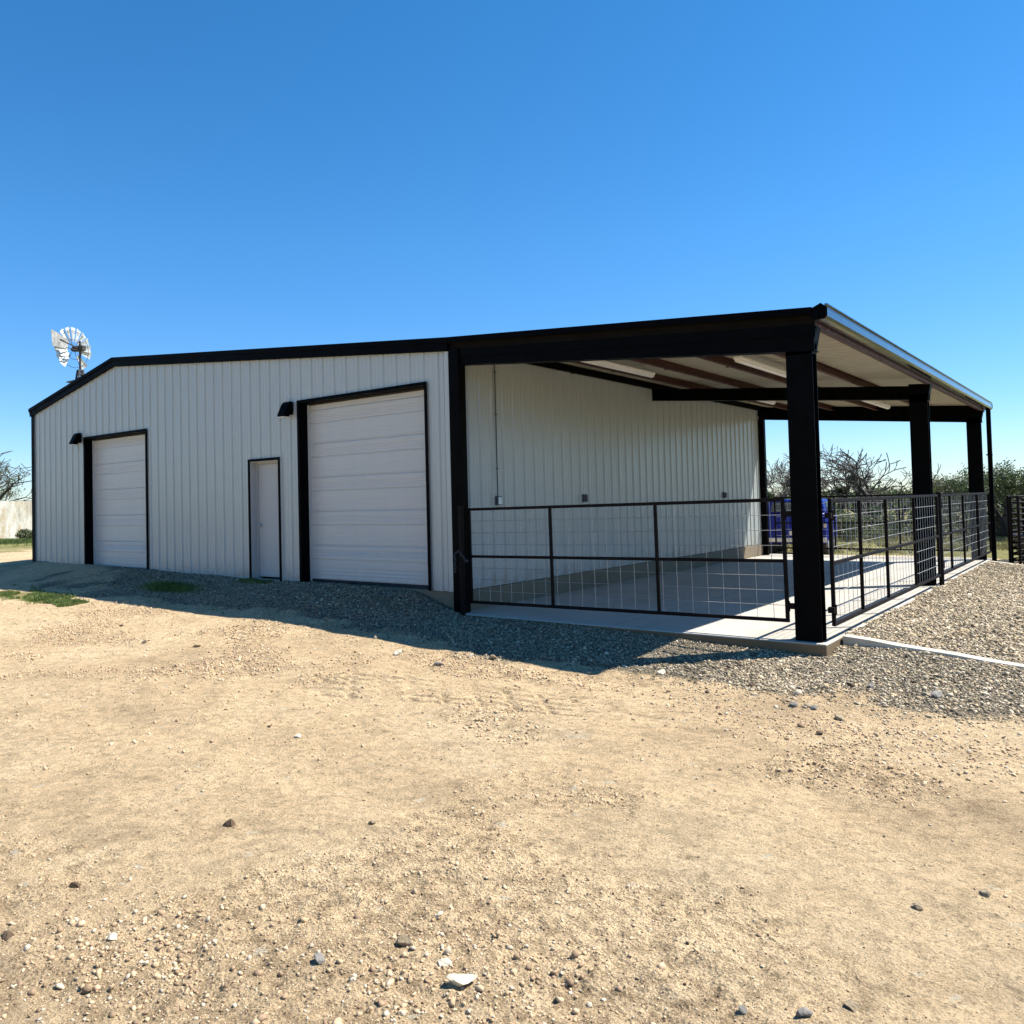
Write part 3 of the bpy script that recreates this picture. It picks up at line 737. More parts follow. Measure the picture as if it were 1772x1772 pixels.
# ------------------------------------------------------------------ windmill
wm = empty('windmill', (-33.8, 10.45, gh(-33.8, 10.45))); tag(wm, 'old galvanised farm windmill on a steel tower behind the left end of the barn', 'windmill')
HZ = 9.75-gh(-34, 10)
for sx, sy in ((-1, -1), (1, -1), (1, 1), (-1, 1)):
    mb = MB(); mb.bar((sx*1.15, sy*1.15, 0), (sx*.09, sy*.09, HZ-1.1), .07); mb.build('leg', M['darksteel'], wm)
mb = MB()
for k in range(7):
    a = k/7*.97; b = (k+1)/7*.97
    ra = 1.15*(1-a)+.09*a; rb = 1.15*(1-b)+.09*b; za = a*(HZ-1.1); zb_ = b*(HZ-1.1); c = [(-1, -1), (1, -1), (1, 1), (-1, 1)]
    for i in range(4):
        p, q = c[i], c[(i+1) % 4]
        mb.bar((p[0]*rb, p[1]*rb, zb_), (q[0]*rb, q[1]*rb, zb_), .035); mb.bar((p[0]*ra, p[1]*ra, za), (q[0]*rb, q[1]*rb, zb_), .02)
mb.build('bracing', M['darksteel'], wm)
mb = MB(); mb.box(-.55, -.45, HZ-1.75, .5, .45, HZ-1.69); mb.build('platform', M['darksteel'], wm)
mb = MB(); mb.tube([(0, 0, HZ-1.2), (0, 0, HZ+.38)], .055, 10); mb.build('mast', M['darksteel'], wm)
head = Vector((-.95, -.305, 0)).normalized()          # the way the wheel faces, away from the camera
sidev = Vector((-head.y, head.x, 0)); upv = Vector((0, 0, 1)); hub = Vector((0, 0, HZ))+head*.42
mb = MB(); mb.bar(Vector((0, 0, HZ))-head*.28, hub, .22, .26); mb.tube([hub-head*.08, hub+head*.12], .09, 12); mb.build('gearbox', M['darksteel'], wm)
mb = MB(); nb = 18; R0, R1 = .40, 1.14; missing = {}
def wp(r, t, off): return hub+sidev*(r*math.cos(t))+upv*(r*math.sin(t))+head*off
gone = {10, 12, 13, 14}
for k in range(nb):
    if k in gone: continue
    t0 = 2*math.pi*k/nb; dt = 2*math.pi/nb*.93
    g_ = []
    for i in range(4):
        r = R0+(R1-R0)*i/3
        for j in range(4):
            u = j/3; g_.append(wp(r, t0+dt*u, .02+.09*(u-.5)*(.6+.4*i/3)+.03*math.sin(u*math.pi)))
    f = [(i*4+j, i*4+j+1, (i+1)*4+j+1, (i+1)*4+j) for i in range(3) for j in range(3)]
    mb.add(g_, f)
o = mb.build('blades', M['galvold'], wm); md = o.modifiers.new('thick', 'SOLIDIFY'); md.thickness = .006
mb = MB()
for rr in (.52, .95): mb.tube([wp(rr, 2*math.pi*k/36, .0) for k in range(37)], .012, 5, False)
for k in range(6): mb.tube([hub, wp(.97, 2*math.pi*k/6+.1, .0)], .012, 5)
mb.build('wheel_rim', M['darksteel'], wm)
# tail vane folded beside the wheel
tdir = (-sidev*-1*.0+Vector((-.62, -.78, 0))).normalized(); tb = Vector((0, 0, HZ))
tdir = Vector((.2, -.98, 0)).normalized()
mb = MB(); mb.bar(tb+tdir*.1, tb+tdir*1.15+Vector((0, 0, .30)), .04, .06); mb.bar(tb+tdir*.1+Vector((0, 0, -.1)), tb+tdir*.8+Vector((0, 0, -.06)), .03); mb.build('tail_arm', M['darksteel'], wm)
mb = MB(); P = lambda u, z: tb+tdir*u+Vector((0, 0, z)); n2 = Vector((-tdir.y, tdir.x, 0))*.006
poly = [(.70, -.14), (1.55, -.10), (1.62, .72), (1.48, .68), (.68, .36)]
v = [P(*p)-n2 for p in poly]+[P(*p)+n2 for p in poly]; k = len(poly)
mb.add(v, [tuple(range(k))[::-1], tuple(range(k, 2*k))]+[(i, (i+1) % k, k+(i+1) % k, k+i) for i in range(k)])
mb.build('tail_vane', M['vane'], wm)

# ------------------------------------------------------------------ weathered wall at the far left
def stained_mat():
    m, nt, b = new_mat('stained_whitewash'); g = geovec(nt)
    c = ramp(nt, noise(nt, geovec(nt, (1, 1, .4)), 1.1, 7, .7), [(.36, (.27, .235, .17)), (.5, (.46, .44, .37)), (.64, (.57, .555, .50))])
    f = ramp(nt, noise(nt, geovec(nt, (1, 1, .6)), 1.1, 6, .65, .5), [(.52, 0.0), (.62, .8)])
    c = mix(nt, f, c, (.34, .27, .16))
    f2 = ramp(nt, noise(nt, g, 5, 6, .75), [(.55, 0.0), (.75, .7)])
    c = mix(nt, f2, c, (.2, .18, .13))
    nt.links.new(c, b.inputs['Base Color']); b.inputs['Roughness'].default_value = .9
    bump(nt, b, noise(nt, g, 6, 6, .7), .05, .6); return m
M['stain'] = stained_mat()
for i, (pa, pb, lab) in enumerate((((-38.2, 4.6), (-42.05, 8.95), 'dark-edged weathered whitewashed wall panel at the left picture edge'), ((-42.15, 9.1), (-47.0, 14.4), 'stained whitish weathered wall panel beside the left corner of the barn'))):
    a = Vector((pa[0], pa[1], 0)); b_ = Vector((pb[0], pb[1], 0)); d = (b_-a); L = d.length; n_ = Vector((d.y, -d.x, 0)).normalized(); n_ = n_ if n_.x > 0 else -n_; mb = MB(); k = int(L/.08)
    V = []; z0 = gh(*pb)-.2; H = 2.25
    for i2 in range(k+1):
        p = a+d*(i2/k); o = .02*math.sin(i2*math.pi/2)+.03*math.sin(i2*.23)
        zt_ = z0+.2+H+.02*math.sin(i2*.5)
        for s in (0, 1): V += [tuple(p+n_*(o+s*-.12)+Vector((0, 0, z0))), tuple(p+n_*(o+s*-.12)+Vector((0, 0, zt_)))]
    Fc = []
    for i2 in range(k):
        q = i2*4; Fc += [(q, q+4, q+5, q+1), (q+2, q+3, q+7, q+6), (q+1, q+5, q+7, q+3), (q, q+2, q+6, q+4)]
    Fc += [(0, 1, 3, 2), (k*4, k*4+2, k*4+3, k*4+1)]
    mb.add(V, Fc); tag(mb.build('weathered_wall', M['stain']), lab, 'wall')

# ------------------------------------------------------------------ vehicle behind the slab
def vehicle():
    root = empty('parked_vehicle', (.16, 15.85, gh(.16, 15.85)), R(7)); tag(root, 'dark blue boxy vehicle parked behind the slab, mostly hidden by the front lean-to post', 'vehicle')
    # local: rear faces -y, x to the right
    sec = [(-.0, .42, .86, .93), (.12, .36, .90, 1.0), (4.2, .36, .90, 1.0), (4.45, .45, .80, .88)]
    mb = MB(); prof = [(-.86, .34), (-.93, .5), (-.94, 1.0), (-.91, 1.2), (-.84, 1.28), (.84, 1.28), (.91, 1.2), (.94, 1.0), (.93, .5), (.86, .34)]
    n = len(prof); V = []
    for y, sx in ((0, .95), (.1, 1.0), (1.85, 1.0), (2.0, .93)): V += [(x*sx, y, z*(1 if 0 < y < 1.95 else .98)+.01) for x, z in prof]
    Fc = [tuple(range(n)), tuple(range(3*n, 4*n))[::-1]]
    for i in range(3):
        for j in range(n): Fc.append((i*n+j, i*n+(j+1) % n, (i+1)*n+(j+1) % n, (i+1)*n+j))
    mb.add(V, Fc); mb.build('body', M['bluecar'], root, bevel=.03)
    mb = MB(); mb.hexa([(-.86, .06, 1.28), (.86, .06, 1.28), (.86, 1.5, 1.28), (-.86, 1.5, 1.28), (-.78, .14, 1.70), (.78, .14, 1.70), (.78, 1.3, 1.70), (-.78, 1.3, 1.70)]); cab = mb.build('cab', M['bluecar'], root, bevel=.06)
    mb = MB(); mb.hexa([(-.70, .045, 1.33), (.70, .045, 1.33), (.70, .09, 1.33), (-.70, .09, 1.33), (-.66, .10, 1.62), (.66, .10, 1.62), (.66, .14, 1.62), (-.66, .14, 1.62)]); mb.build('rear_window', M['glass'], root)
    for s in (-1, 1):
        mb = MB(); mb.hexa([(s*.84, .5, 1.34), (s*.862, .5, 1.34), (s*.862, 1.3, 1.34), (s*.84, 1.3, 1.34), (s*.79, .6, 1.62), (s*.806, .6, 1.62), (s*.806, 1.15, 1.62), (s*.79, 1.15, 1.62)]); mb.build('side_window', M['glass'], root)
        mb = MB(); mb.box(s*.86-.04, -.03, .84, s*.86+.04, .02, 1.0); mb.build('tail_light', M['redlamp'], root, bevel=.01)
        for y in (.42, 1.55):
            mb = MB(); mb.tube([(s*.66, y, .32), (s*.70, y, .32), (s*.86, y, .32), (s*.89, y, .32)], [.28, .32, .32, .28], 24); w = mb.build('wheel', M['rubber'], root, smooth=False)
            mb = MB(); mb.tube([(s*.885, y, .32), (s*.90, y, .32)], [.17, .15], 18); mb.build('rim', M['galv'], w)
        mb = MB(); mb.box(min(s*.84, s*.96), 1.2, 1.3, max(s*.84, s*.96), 1.28, 1.44); mb.build('mirror', M['bluecar'], root, bevel=.02)
    mb = MB(); mb.box(-.9, -.1, .40, .9, .04, .54); mb.build('bumper', M['galv'], root, bevel=.02)
    mb = MB(); mb.box(-.16, -.015, .62, .16, .0, .74); mb.build('licence_plate', M['plate'], root)
vehicle()

# ------------------------------------------------------------------ pipe corral panels
def corral(name, x, y, rz, L, H, rails, label, cat='corral panel', group='dark pipe corral panels behind the barn', r=.026, legs=None):
    root = empty(name, (x, y, gh(x, y)), rz); tag(root, label, cat, group)
    mb = MB(); 
    for k in range(rails):
        z = .12+(H-.12)*k/(rails-1); mb.tube([(0, 0, z), (L, 0, z)], r, 6)
    mb.build('rails', M['pipe'], root)
    n = legs or max(2, int(L/1.6)+1)
    for k in range(n):
        xx = L*k/(n-1); mb = MB(); mb.tube([(xx, 0, -.1), (xx, 0, H)], r*1.25, 8); mb.build('upright', M['pipe'], root)
    return root
corral('corral_panel', 5.78, 15.3, R(14), 3.2, 1.75, 12, 'nearest dark pipe corral panel right of the rear downspout')
corral('corral_panel', 5.70, 15.6, R(80), 3.0, 1.75, 12, 'dark pipe corral panel turned edge-on, right of the rear downspout')
corral('corral_panel', 6.0, 15.9, R(10), 3.0, 1.7, 12, 'farthest of the dark pipe corral panels at the right, behind the nearest one')
corral('corral_panel', 6.02, 14.5, R(72), 3.4, 1.75, 12, 'dark pipe corral panel at the right picture edge')
# loading trough between the panels
root = empty('stock_trough', (6.55, 15.9, gh(6.55, 15.9)), R(15)); tag(root, 'dark boxy steel stock trough among the corral panels at the right', 'trough')
mb = MB(); mb.hexa([(-.6, -.4, .1), (.6, -.4, .1), (.6, .4, .1), (-.6, .4, .1), (-.8, -.55, .8), (.8, -.55, .8), (.8, .55, .8), (-.8, .55, .8)]); mb.build('bin', M['darksteel'], root, bevel=.02)
for sx in (-1, 1):
    mb = MB(); mb.box(sx*.5-.04, -.4, -.1, sx*.5+.04, .4, .1); mb.build('leg', M['pipe'], root)
# long pipe fence in the pasture
for i, (x, y, L, rz, lab) in enumerate(((-12, 31, 13, R(2), 'left stretch of dark pipe fence crossing the pasture behind the lean-to'), (1.4, 31.5, 12, R(4), 'middle stretch of dark pipe fence crossing the pasture behind the lean-to'), (8, 27, 12, R(8), 'right stretch of dark pipe fence crossing the pasture behind the corral'))):
    corral('pipe_fence', x, y, rz, L, 1.35, 5, lab, 'fence', 'dark pipe fences in the pasture', .025)

# ------------------------------------------------------------------ vegetation
def bearing(px, depth):
    """ground point at an optical depth along a compass bearing from the viewpoint (bearing in 1/1419 units)"""
    k = (px-830)/1419; f = (-.6217, .7833); r = (.7833, .6217)
    return 8.24+depth*(f[0]+k*r[0]), -9.72+depth*(f[1]+k*r[1])
def skeleton(H, spread, seed, trunks=3, levels=5, r0=.16, gnarl=.35, lean=(0, 0)):
    rd = random.Random(seed); segs = []; tips = []
    def grow(p, d, L, r, lv):
        n = 4; pts = [p.copy()]; rs = [r]
        for i in range(n):
            d = (d+Vector((rd.uniform(-1, 1), rd.uniform(-1, 1), rd.uniform(-.6, .8)))*gnarl*.55).normalized()
            p = p+d*L/n; pts.append(p.copy()); rs.append(r*(1-.42*(i+1)/n))
        segs.append((pts, rs, lv))
        if lv >= levels: tips.append((p.copy(), d.copy())); return
        if lv >= 2: tips.append((p.copy(), d.copy()))
        for k in range(rd.choice((2, 3, 3)) if lv < levels-1 else 3):
            a = rd.uniform(0, 2*math.pi); t = rd.uniform(.35, .95)
            q = d.orthogonal().normalized(); q = Matrix.Rotation(a, 3, d) @ q
            nd = (d*math.cos(t)+q*math.sin(t)); nd.z += .12*(1-lv/levels)-.02; nd.x *= spread; nd.y *= spread; nd.normalize()
            st = pts[-1] if k < 2 else pts[rd.randint(2, 3)]
            grow(st.copy(), nd, L*rd.uniform(.62, .86), rs[-1]*rd.uniform(.6, .85), lv+1)
    for k in range(trunks):
        a = 2*math.pi*(k+rd.random()*.6)/trunks; t = .25+.35*rd.random() if trunks > 1 else .1
        grow(Vector((math.cos(a)*.1, math.sin(a)*.1, -.1)), Vector((math.cos(a)*t+lean[0], math.sin(a)*t+lean[1], 1)).normalized(), H*.30, r0*rd.uniform(.7, 1), 0)
    return segs, tips
def leaf_quads(centres, n, size, sigma, flat=.8, rs=None):
    c = np.array(centres)[rng.integers(0, len(centres), n)]+rng.normal(0, 1, (n, 3))*np.array([sigma, sigma, sigma*flat])
    a = rng.normal(0, 1, (n, 3)); a /= np.linalg.norm(a, axis=1)[:, None]
    b = np.cross(a, rng.normal(0, 1, (n, 3))); b /= np.linalg.norm(b, axis=1)[:, None]
    s = size*rng.uniform(.5, 1.3, (n, 1)); a = a*s; b = b*s*.55
    V = np.stack([c-a, c-b*.9, c+a, c+b], 1).reshape(-1, 3); Fq = np.arange(n*4).reshape(-1, 4)
    return V, Fq
def tree(name, x, y, H, seed, label, group=None, cat='tree', leaves=None, nleaf=0, lsize=.08, lsig=.22, trunks=3, levels=4, r0=.14, spread=1.15, gnarl=.35, clumps=0, bark='bark', minr=.008, leafz=0):
    root = empty(name, (x, y, gh(x, y))); tag(root, label, cat, group)
    segs, tips = skeleton(H, spread, seed, trunks, levels, r0, gnarl)
    zt_ = max(t[0].z for t in tips); k = H/zt_
    tr = MB()
    for pts, rs, lv in segs:
        tr.tube([p*k for p in pts], [max(r*k, minr) for r in rs], 6 if lv < 2 else 4, False)
    tr.build('trunk', M[bark], root, smooth=True)
    tp = [tuple(t[0]*k) for t in tips]
    if leaves:
        tpl = [t for t in tp if t[2] > leafz*H] or tp
        V, Fq = leaf_quads(tpl, nleaf, lsize, lsig); quick_mesh('crown', V, Fq, M[leaves], False, root)
    rd = random.Random(seed+5)
    for c in range(clumps):
        t = rd.choice(tp); ce = [(t[0]+rd.gauss(0, .06), t[1]+rd.gauss(0, .06), t[2]*.9+rd.gauss(0, .05)) for _ in range(4)]
        V, Fq = leaf_quads(ce, 700, .055, .11); quick_mesh('mistletoe_clump', V, Fq, M['mistle'], False, root)
    return root
TG = 'bare grey mesquite trees behind the lean-to'
x, y = bearing(1372, 40); tree('mesquite_tree', x, y, 3.8, 3, 'bare mesquite tree with dark mistletoe tufts seen left of the front post', TG, clumps=7, levels=5, minr=.012, bark='barkpale')
x, y = bearing(1440, 42); tree('mesquite_tree', x, y, 4.6, 12, 'wide pale bare mesquite tree just right of the front post', TG, clumps=3, levels=5, minr=.013, bark='barkpale', trunks=4, spread=1.3)
x, y = bearing(1500, 40); tree('mesquite_tree', x, y, 4.3, 25, 'dark twisted bare mesquite tree with a mistletoe ball left of the middle post', TG, clumps=5, levels=4, trunks=4, r0=.2, minr=.02, spread=1.4, gnarl=.5)
x, y = bearing(1556, 44); tree('mesquite_tree', x, y, 3.4, 31, 'low bare mesquite tree with long leaning limbs beside the middle post', TG, clumps=1, levels=4, trunks=3, r0=.12, minr=.014, spread=1.5, gnarl=.5)
x, y = bearing(-12, 58); tree('bare_tree', x, y, 6.3, 44, 'dark bare tree with forking limbs rising behind the weathered wall at the left', None, levels=4, trunks=3, r0=.26, minr=.02, spread=1.35, gnarl=.45)
x, y = bearing(-45, 66); tree('leafy_tree', x, y, 6.0, 46, 'thin green leafy tree at the left picture edge behind the weathered wall', None, leaves='leafolive', nleaf=5000, levels=4)
OG = 'green live oaks and bushes beyond the pasture'
x, y = bearing(1748, 33); tree('oak_tree', x, y, 3.0, 51, 'dark forked live oak with a lumpy open crown at the right picture edge', OG, leaves='leafdark', nleaf=7000, lsize=.05, lsig=.13, trunks=3, levels=4, r0=.17, gnarl=.45, leafz=.55)
x, y = bearing(1718, 48); tree('oak_tree', x, y, 3.3, 54, 'small green oak seen between the rear downspout and the forked oak', OG, leaves='leafdark', nleaf=9000, lsize=.06, lsig=.22, levels=4)
x, y = bearing(1655, 52); tree('oak_tree', x, y, 2.6, 57, 'rounded olive green bushy oak between the middle and rear posts', OG, leaves='leafolive', nleaf=12000, lsize=.07, lsig=.3, levels=4)
x, y = bearing(1628, 55); tree('oak_tree', x, y, 2.5, 58, 'dark green oak peeping out right behind the middle post', OG, leaves='leafdark', nleaf=9000, lsize=.07, lsig=.28, levels=4)
x, y = bearing(1815, 40); tree('oak_tree', x, y, 3.1, 60, 'tall dark oak cut by the right picture edge', OG, leaves='leafdark', nleaf=9000, lsize=.06, lsig=.2, levels=4)
def bush(px, depth, H, Wd, seed, label, mat='leafolive', n=3200, lsize=.055):
    H *= .70 if 1345 < px < 1600 else .76
    x, y = bearing(px, depth); root = empty('bush', (x, y, gh(x, y))); tag(root, label, 'bush', 'scrub bushes at the pasture edge')
    rd = random.Random(seed); cs = []
    for k in range(26):
        a = rd.uniform(0, 2*math.pi); r = Wd/2*math.sqrt(rd.random()); cs.append((r*math.cos(a), r*math.sin(a), H*(.12+.75*rd.random()*(1-(2*r/Wd)**2*.6))))
    mb = MB()
    for c in cs: mb.tube([(0, 0, -.05), (c[0]*.5, c[1]*.5, c[2]*.45), c], [.03, .018, .008], 5, False)
    mb.build('stems', M['barkpale'], root)
    V, Fq = leaf_quads(cs, n, lsize, H*.11); V[:, 2] = np.maximum(V[:, 2], -.02); quick_mesh('foliage', V, Fq, M[mat], False, root)
for a in ((1340, 36, 1.9, 3.4, 71, 'olive bush beyond the rear gate, left of the front post', 'leafolive'),
          (1418, 37, 2.3, 2.6, 72, 'tall dark green bush just right of the front post', 'leafdark'),
          (1462, 34, 1.8, 3.0, 73, 'yellow-green bush left of the twisted mesquite', 'leafolive'),
          (1505, 35, 1.7, 3.6, 74, 'dark bush under the twisted mesquite', 'leafdark'),
          (1556, 36, 1.9, 3.8, 75, 'olive bush left of the middle lean-to post', 'leafolive'),
          (1640, 38, 2.0, 4.0, 76, 'dark green bush right of the middle lean-to post', 'leafdark'),
          (1680, 36, 1.8, 3.2, 77, 'olive bush left of the rear lean-to post', 'leafolive'),
          (1722, 34, 2.0, 2.6, 78, 'dark bush right of the rear downspout', 'leafdark'),
          (1768, 36, 2.1, 3.6, 79, 'dark green bush behind the corral panels', 'leafdark'),
          (1812, 33, 2.0, 3.6, 80, 'green bush cut by the right picture edge', 'leafolive')):
    bush(*a)
for a in ((46, 47.2, .95, 1.1, 90, 'small scraggly dark bush at the foot of the weathered wall', 'leafdark', 2600, .04),): bush(*a)
# far woods: one mass at the horizon
cs = []
for k in range(520):
    px = rng.uniform(1180, 2100); dp = rng.uniform(75, 150); x, y = bearing(px, dp); cs.append((x, y, rng.uniform(-.3, 1.0)+vnoise(np.array([px*.03]), np.array([1.0]))[0]*1.2))
V, Fq = leaf_quads(cs, 60000, .22, .9, .5); V[:, 2] = np.maximum(V[:, 2], -.7)
tag(quick_mesh('far_woods', V, Fq, M['leafdark']), 'dark low band of far-off woods along the horizon', 'woods', kind='stuff')
cs = []
for k in range(220):
    px = rng.uniform(-300, 60); dp = rng.uniform(110, 170); x, y = bearing(px, dp); cs.append((x, y, rng.uniform(-.3, 1.4)))
V, Fq = leaf_quads(cs, 12000, .30, 1.2, .5); V[:, 2] = np.maximum(V[:, 2], -.7)
tag(quick_mesh('far_scrub', V, Fq, M['leafolive']), 'low far-off scrub on the horizon at the left behind the wall', 'scrub', kind='stuff')

# grass blades
def blades(name, pts, h, mat, label, lean=.35, w=.006):
    n = len(pts); P = np.array(pts); a = rng.uniform(0, 2*np.pi, n); hh = h*rng.uniform(.4, 1.25, n)
    dx = np.stack([np.cos(a), np.sin(a), np.zeros(n)], 1); ln = np.stack([rng.normal(0, lean, n)*hh, rng.normal(0, lean, n)*hh, hh], 1)
    b0 = P-dx*w; b1 = P+dx*w; m0 = P+ln*.55-dx*w*.7; m1 = P+ln*.55+dx*w*.7; t = P+ln*np.array([1.25, 1.25, 1])
    V = np.stack([b0, b1, m1, m0, t], 1).reshape(-1, 3); i = np.arange(n)*5
    Fq = np.concatenate([np.stack([i, i+1, i+2, i+3], 1), np.stack([i+3, i+2, i+4, i+4], 1)])
    me = bpy.data.meshes.new(name); me.from_pydata(V.tolist(), [], [tuple(f) if f[2] != f[3] else tuple(f[:3]) for f in Fq.tolist()]); me.materials.append(M[mat])
    o = bpy.data.objects.new(name, me); COL.objects.link(o); tag(o, label, 'grass', kind='stuff')
def gz(x, y): return height(np.asarray(x), np.asarray(y))
x = rng.uniform(-10.6, -6.4, 16000); y = -2.72+rng.normal(0, .17, 16000)+.09*(x+8)*-.6
k = fbm(x*1.6, y*2.5, 60, 3) > .0; x, y = x[k], y[k]; blades('grass', np.stack([x, y, gz(x, y)], 1), .05, 'grass', 'strip of short green grass at the edge of the barn shadow on the left')
x = -6.0+rng.normal(0, .33, 2600); y = -1.25+rng.normal(0, .12, 2600); blades('grass', np.stack([x, y, gz(x, y)], 1), .11, 'grass', 'dark grass tuft in the shade between the smaller roll-up door and the walk door')
x = rng.uniform(-5.2, -4.3, 700); y = -.25+rng.normal(0, .08, 700); blades('grass', np.stack([x, y, gz(x, y)], 1), .06, 'grass', 'thin grass growing in front of the walk door')
x = rng.uniform(-46, -30, 30000); y = 8.4+(x+43)*.26-rng.exponential(.8, 30000); k = fbm(x*.7, y*.7, 61, 3) > -.15; x, y = x[k], y[k]
blades('grass', np.stack([x, y, gz(x, y)], 1), .16, 'grass', 'green grass along the foot of the weathered wall', w=.015)
x = rng.uniform(-14, 16, 90000); y = rng.uniform(15.2, 34, 90000); k = (fbm(x*.3, y*.3, 62, 4) > -.12) & ((x > 6.0) | (y > 17.6)); x, y = x[k], y[k]
blades('pasture_grass', np.stack([x, y, gz(x, y)], 1), .16, 'drygrass', 'yellow-green pasture grass behind the lean-to', w=.014)

# ------------------------------------------------------------------ stones
t_ = (1+5**.5)/2
ICO = np.array([(-1, t_, 0), (1, t_, 0), (-1, -t_, 0), (1, -t_, 0), (0, -1, t_), (0, 1, t_), (0, -1, -t_), (0, 1, -t_), (t_, 0, -1), (t_, 0, 1), (-t_, 0, -1), (-t_, 0, 1)])/math.hypot(1, t_)
ICF = np.array([(0, 11, 5), (0, 5, 1), (0, 1, 7), (0, 7, 10), (0, 10, 11), (1, 5, 9), (5, 11, 4), (11, 10, 2), (10, 7, 6), (7, 1, 8), (3, 9, 4), (3, 4, 2), (3, 2, 6), (3, 6, 8), (3, 8, 9), (4, 9, 5), (2, 4, 11), (6, 2, 10), (8, 6, 7), (9, 8, 1)])
def in_view(x, y):
    dx = x-8.24; dy = y+9.72; d = -.6217*dx+.7833*dy; r = .7833*dx+.6217*dy
    return (d > .8) & (np.abs(r/np.maximum(d, .01)-.04) < .85)
def stones(name, x, y, size, tints, label, sink=.25, flat=.6):
    n = len(x); z = gz(x, y)
    sc_ = size[:, None]*np.stack([rng.uniform(.7, 1.3, n), rng.uniform(.6, 1.1, n), flat*rng.uniform(.6, 1.3, n)], 1)
    V = (ICO[None]*(1+rng.uniform(-.42, .42, (n, 12, 1)))+rng.normal(0, .12, (n, 12, 3)))*sc_[:, None, :]
    # random tilt then spin
    a = rng.uniform(0, 2*np.pi, n); b = rng.normal(0, .5, n)
    cb, sb = np.cos(b)[:, None], np.sin(b)[:, None]; X, Z = V[..., 0]*cb-V[..., 2]*sb, V[..., 0]*sb+V[..., 2]*cb
    ca, sa = np.cos(a)[:, None], np.sin(a)[:, None]; Y = V[..., 1]; X, Y = X*ca-Y*sa, X*sa+Y*ca
    V = np.stack([X+x[:, None], Y+y[:, None], Z+(z+size*flat*(.8-sink*2))[:, None]], -1).reshape(-1, 3)
    Fq = (ICF[None]+(np.arange(n)*12)[:, None, None]).reshape(-1, 3)
    o = quick_mesh(name, V, Fq, M['stone']); tag(o, label, 'gravel', kind='stuff')
    T = np.array(tints); k = rng.integers(0, len(T), n); c = T[k]*rng.uniform(.75, 1.2, (n, 1))
    col = np.ones((n, 12, 4), np.float32); col[..., :3] = c[:, None, :]
    at = o.data.attributes.new('tint', 'FLOAT_COLOR', 'POINT'); at.data.foreach_set('color', col.ravel())
def scatter(n, x0, x1, y0, y1, prob):
    x = rng.uniform(x0, x1, n); y = rng.uniform(y0, y1, n); k = (rng.random(n) < prob(x, y)) & in_view(x, y); return x[k], y[k]
GT = [(.40, .33, .225), (.31, .255, .17), (.20, .16, .11), (.50, .42, .30), (.40, .30, .18), (.11, .085, .055)]  # tints for gravel in the barn's shade; sunlit beds use lighter copies
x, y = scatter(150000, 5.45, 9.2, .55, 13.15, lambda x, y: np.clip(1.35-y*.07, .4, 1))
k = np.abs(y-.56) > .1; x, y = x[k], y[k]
stones('gravel', x, y, rng.gamma(2.6, .0032, len(x))+.003, [tuple(min(.7, q*1.3) for q in t) for t in GT], 'grey crushed limestone covering the ramp right of the slab')  # same gravel tinted lighter, sunlight on the ramp put into the colour
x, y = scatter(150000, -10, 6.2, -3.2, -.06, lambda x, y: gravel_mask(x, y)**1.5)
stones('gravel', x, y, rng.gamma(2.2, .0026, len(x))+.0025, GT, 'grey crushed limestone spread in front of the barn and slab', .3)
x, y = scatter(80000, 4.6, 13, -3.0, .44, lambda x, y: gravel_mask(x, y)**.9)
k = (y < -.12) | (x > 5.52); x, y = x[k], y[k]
stones('gravel', x, y, rng.gamma(2.0, .0034, len(x))+.0025, [tuple(min(.7, q*1.25) for q in t) for t in GT], 'loose grey gravel at the front right corner of the slab')  # lighter copy of the tints, sun on the apron painted into the stones
DT = [(.66, .56, .40), (.60, .43, .265), (.56, .40, .24), (.52, .37, .22), (.62, .46, .29), (.2, .13, .08), (.33, .225, .135)]
def camd(x, y): return np.hypot(x-8.24, y+9.72)
x, y = scatter(330000, -6, 10, -9.3, -1.6, lambda x, y: (.06+.9*rough_mask(x, y))*np.clip(2.6/camd(x, y), .08, .8)*(1-.6*gravel_mask(x, y)))
stones('dirt_crumbs', x, y, np.minimum(rng.gamma(1.6, .0012, len(x))+.0012, .006), DT, 'fine crumbs and pebbles lying on the sunlit dirt')
x, y = scatter(9000, -9, 10, -9.0, -1.8, lambda x, y: .10+.35*rough_mask(x, y)**2)
stones('dirt_pebbles', x, y, np.minimum(rng.gamma(1.8, .0016, len(x))+.002, .011), [(.56, .48, .35), (.42, .30, .18), (.34, .24, .15), (.10, .065, .045), (.48, .37, .24)], 'scattered pale and dark pebbles on the sunlit dirt', .15)
# clods: patch of broken dirt right of centre and rubble left foreground
x, y = scatter(120000, -7, 10, -8.6, -2.2, lambda x, y: (.04+.96*rough_mask(x, y))*np.clip((camd(x, y)-2.5)/6, .05, .7)*(1-gravel_mask(x, y)))
stones('dirt_clods', x, y, np.minimum(rng.gamma(2.0, .0030, len(x))+.003, .02)*np.clip(camd(x, y)/7, .3, 1), [(.60, .43, .265), (.54, .385, .23), (.50, .35, .21), (.42, .29, .17), (.62, .48, .32)], 'low crusty lumps of dry soil over the yard', .2, .7)
cx = rng.normal(0, 1, (3600, 2)); k = rng.integers(0, 4, 3600); C4 = np.array([(6.35, -2.9), (7.4, -3.0), (5.05, -8.0), (6.25, -7.4)]); S4 = np.array([(.8, .35), (1.0, .3), (.35, .25), (.35, .35)])
x = C4[k, 0]+cx[:, 0]*S4[k, 0]; y = C4[k, 1]+cx[:, 1]*S4[k, 1]; kk = in_view(x, y); x, y = x[kk], y[kk]
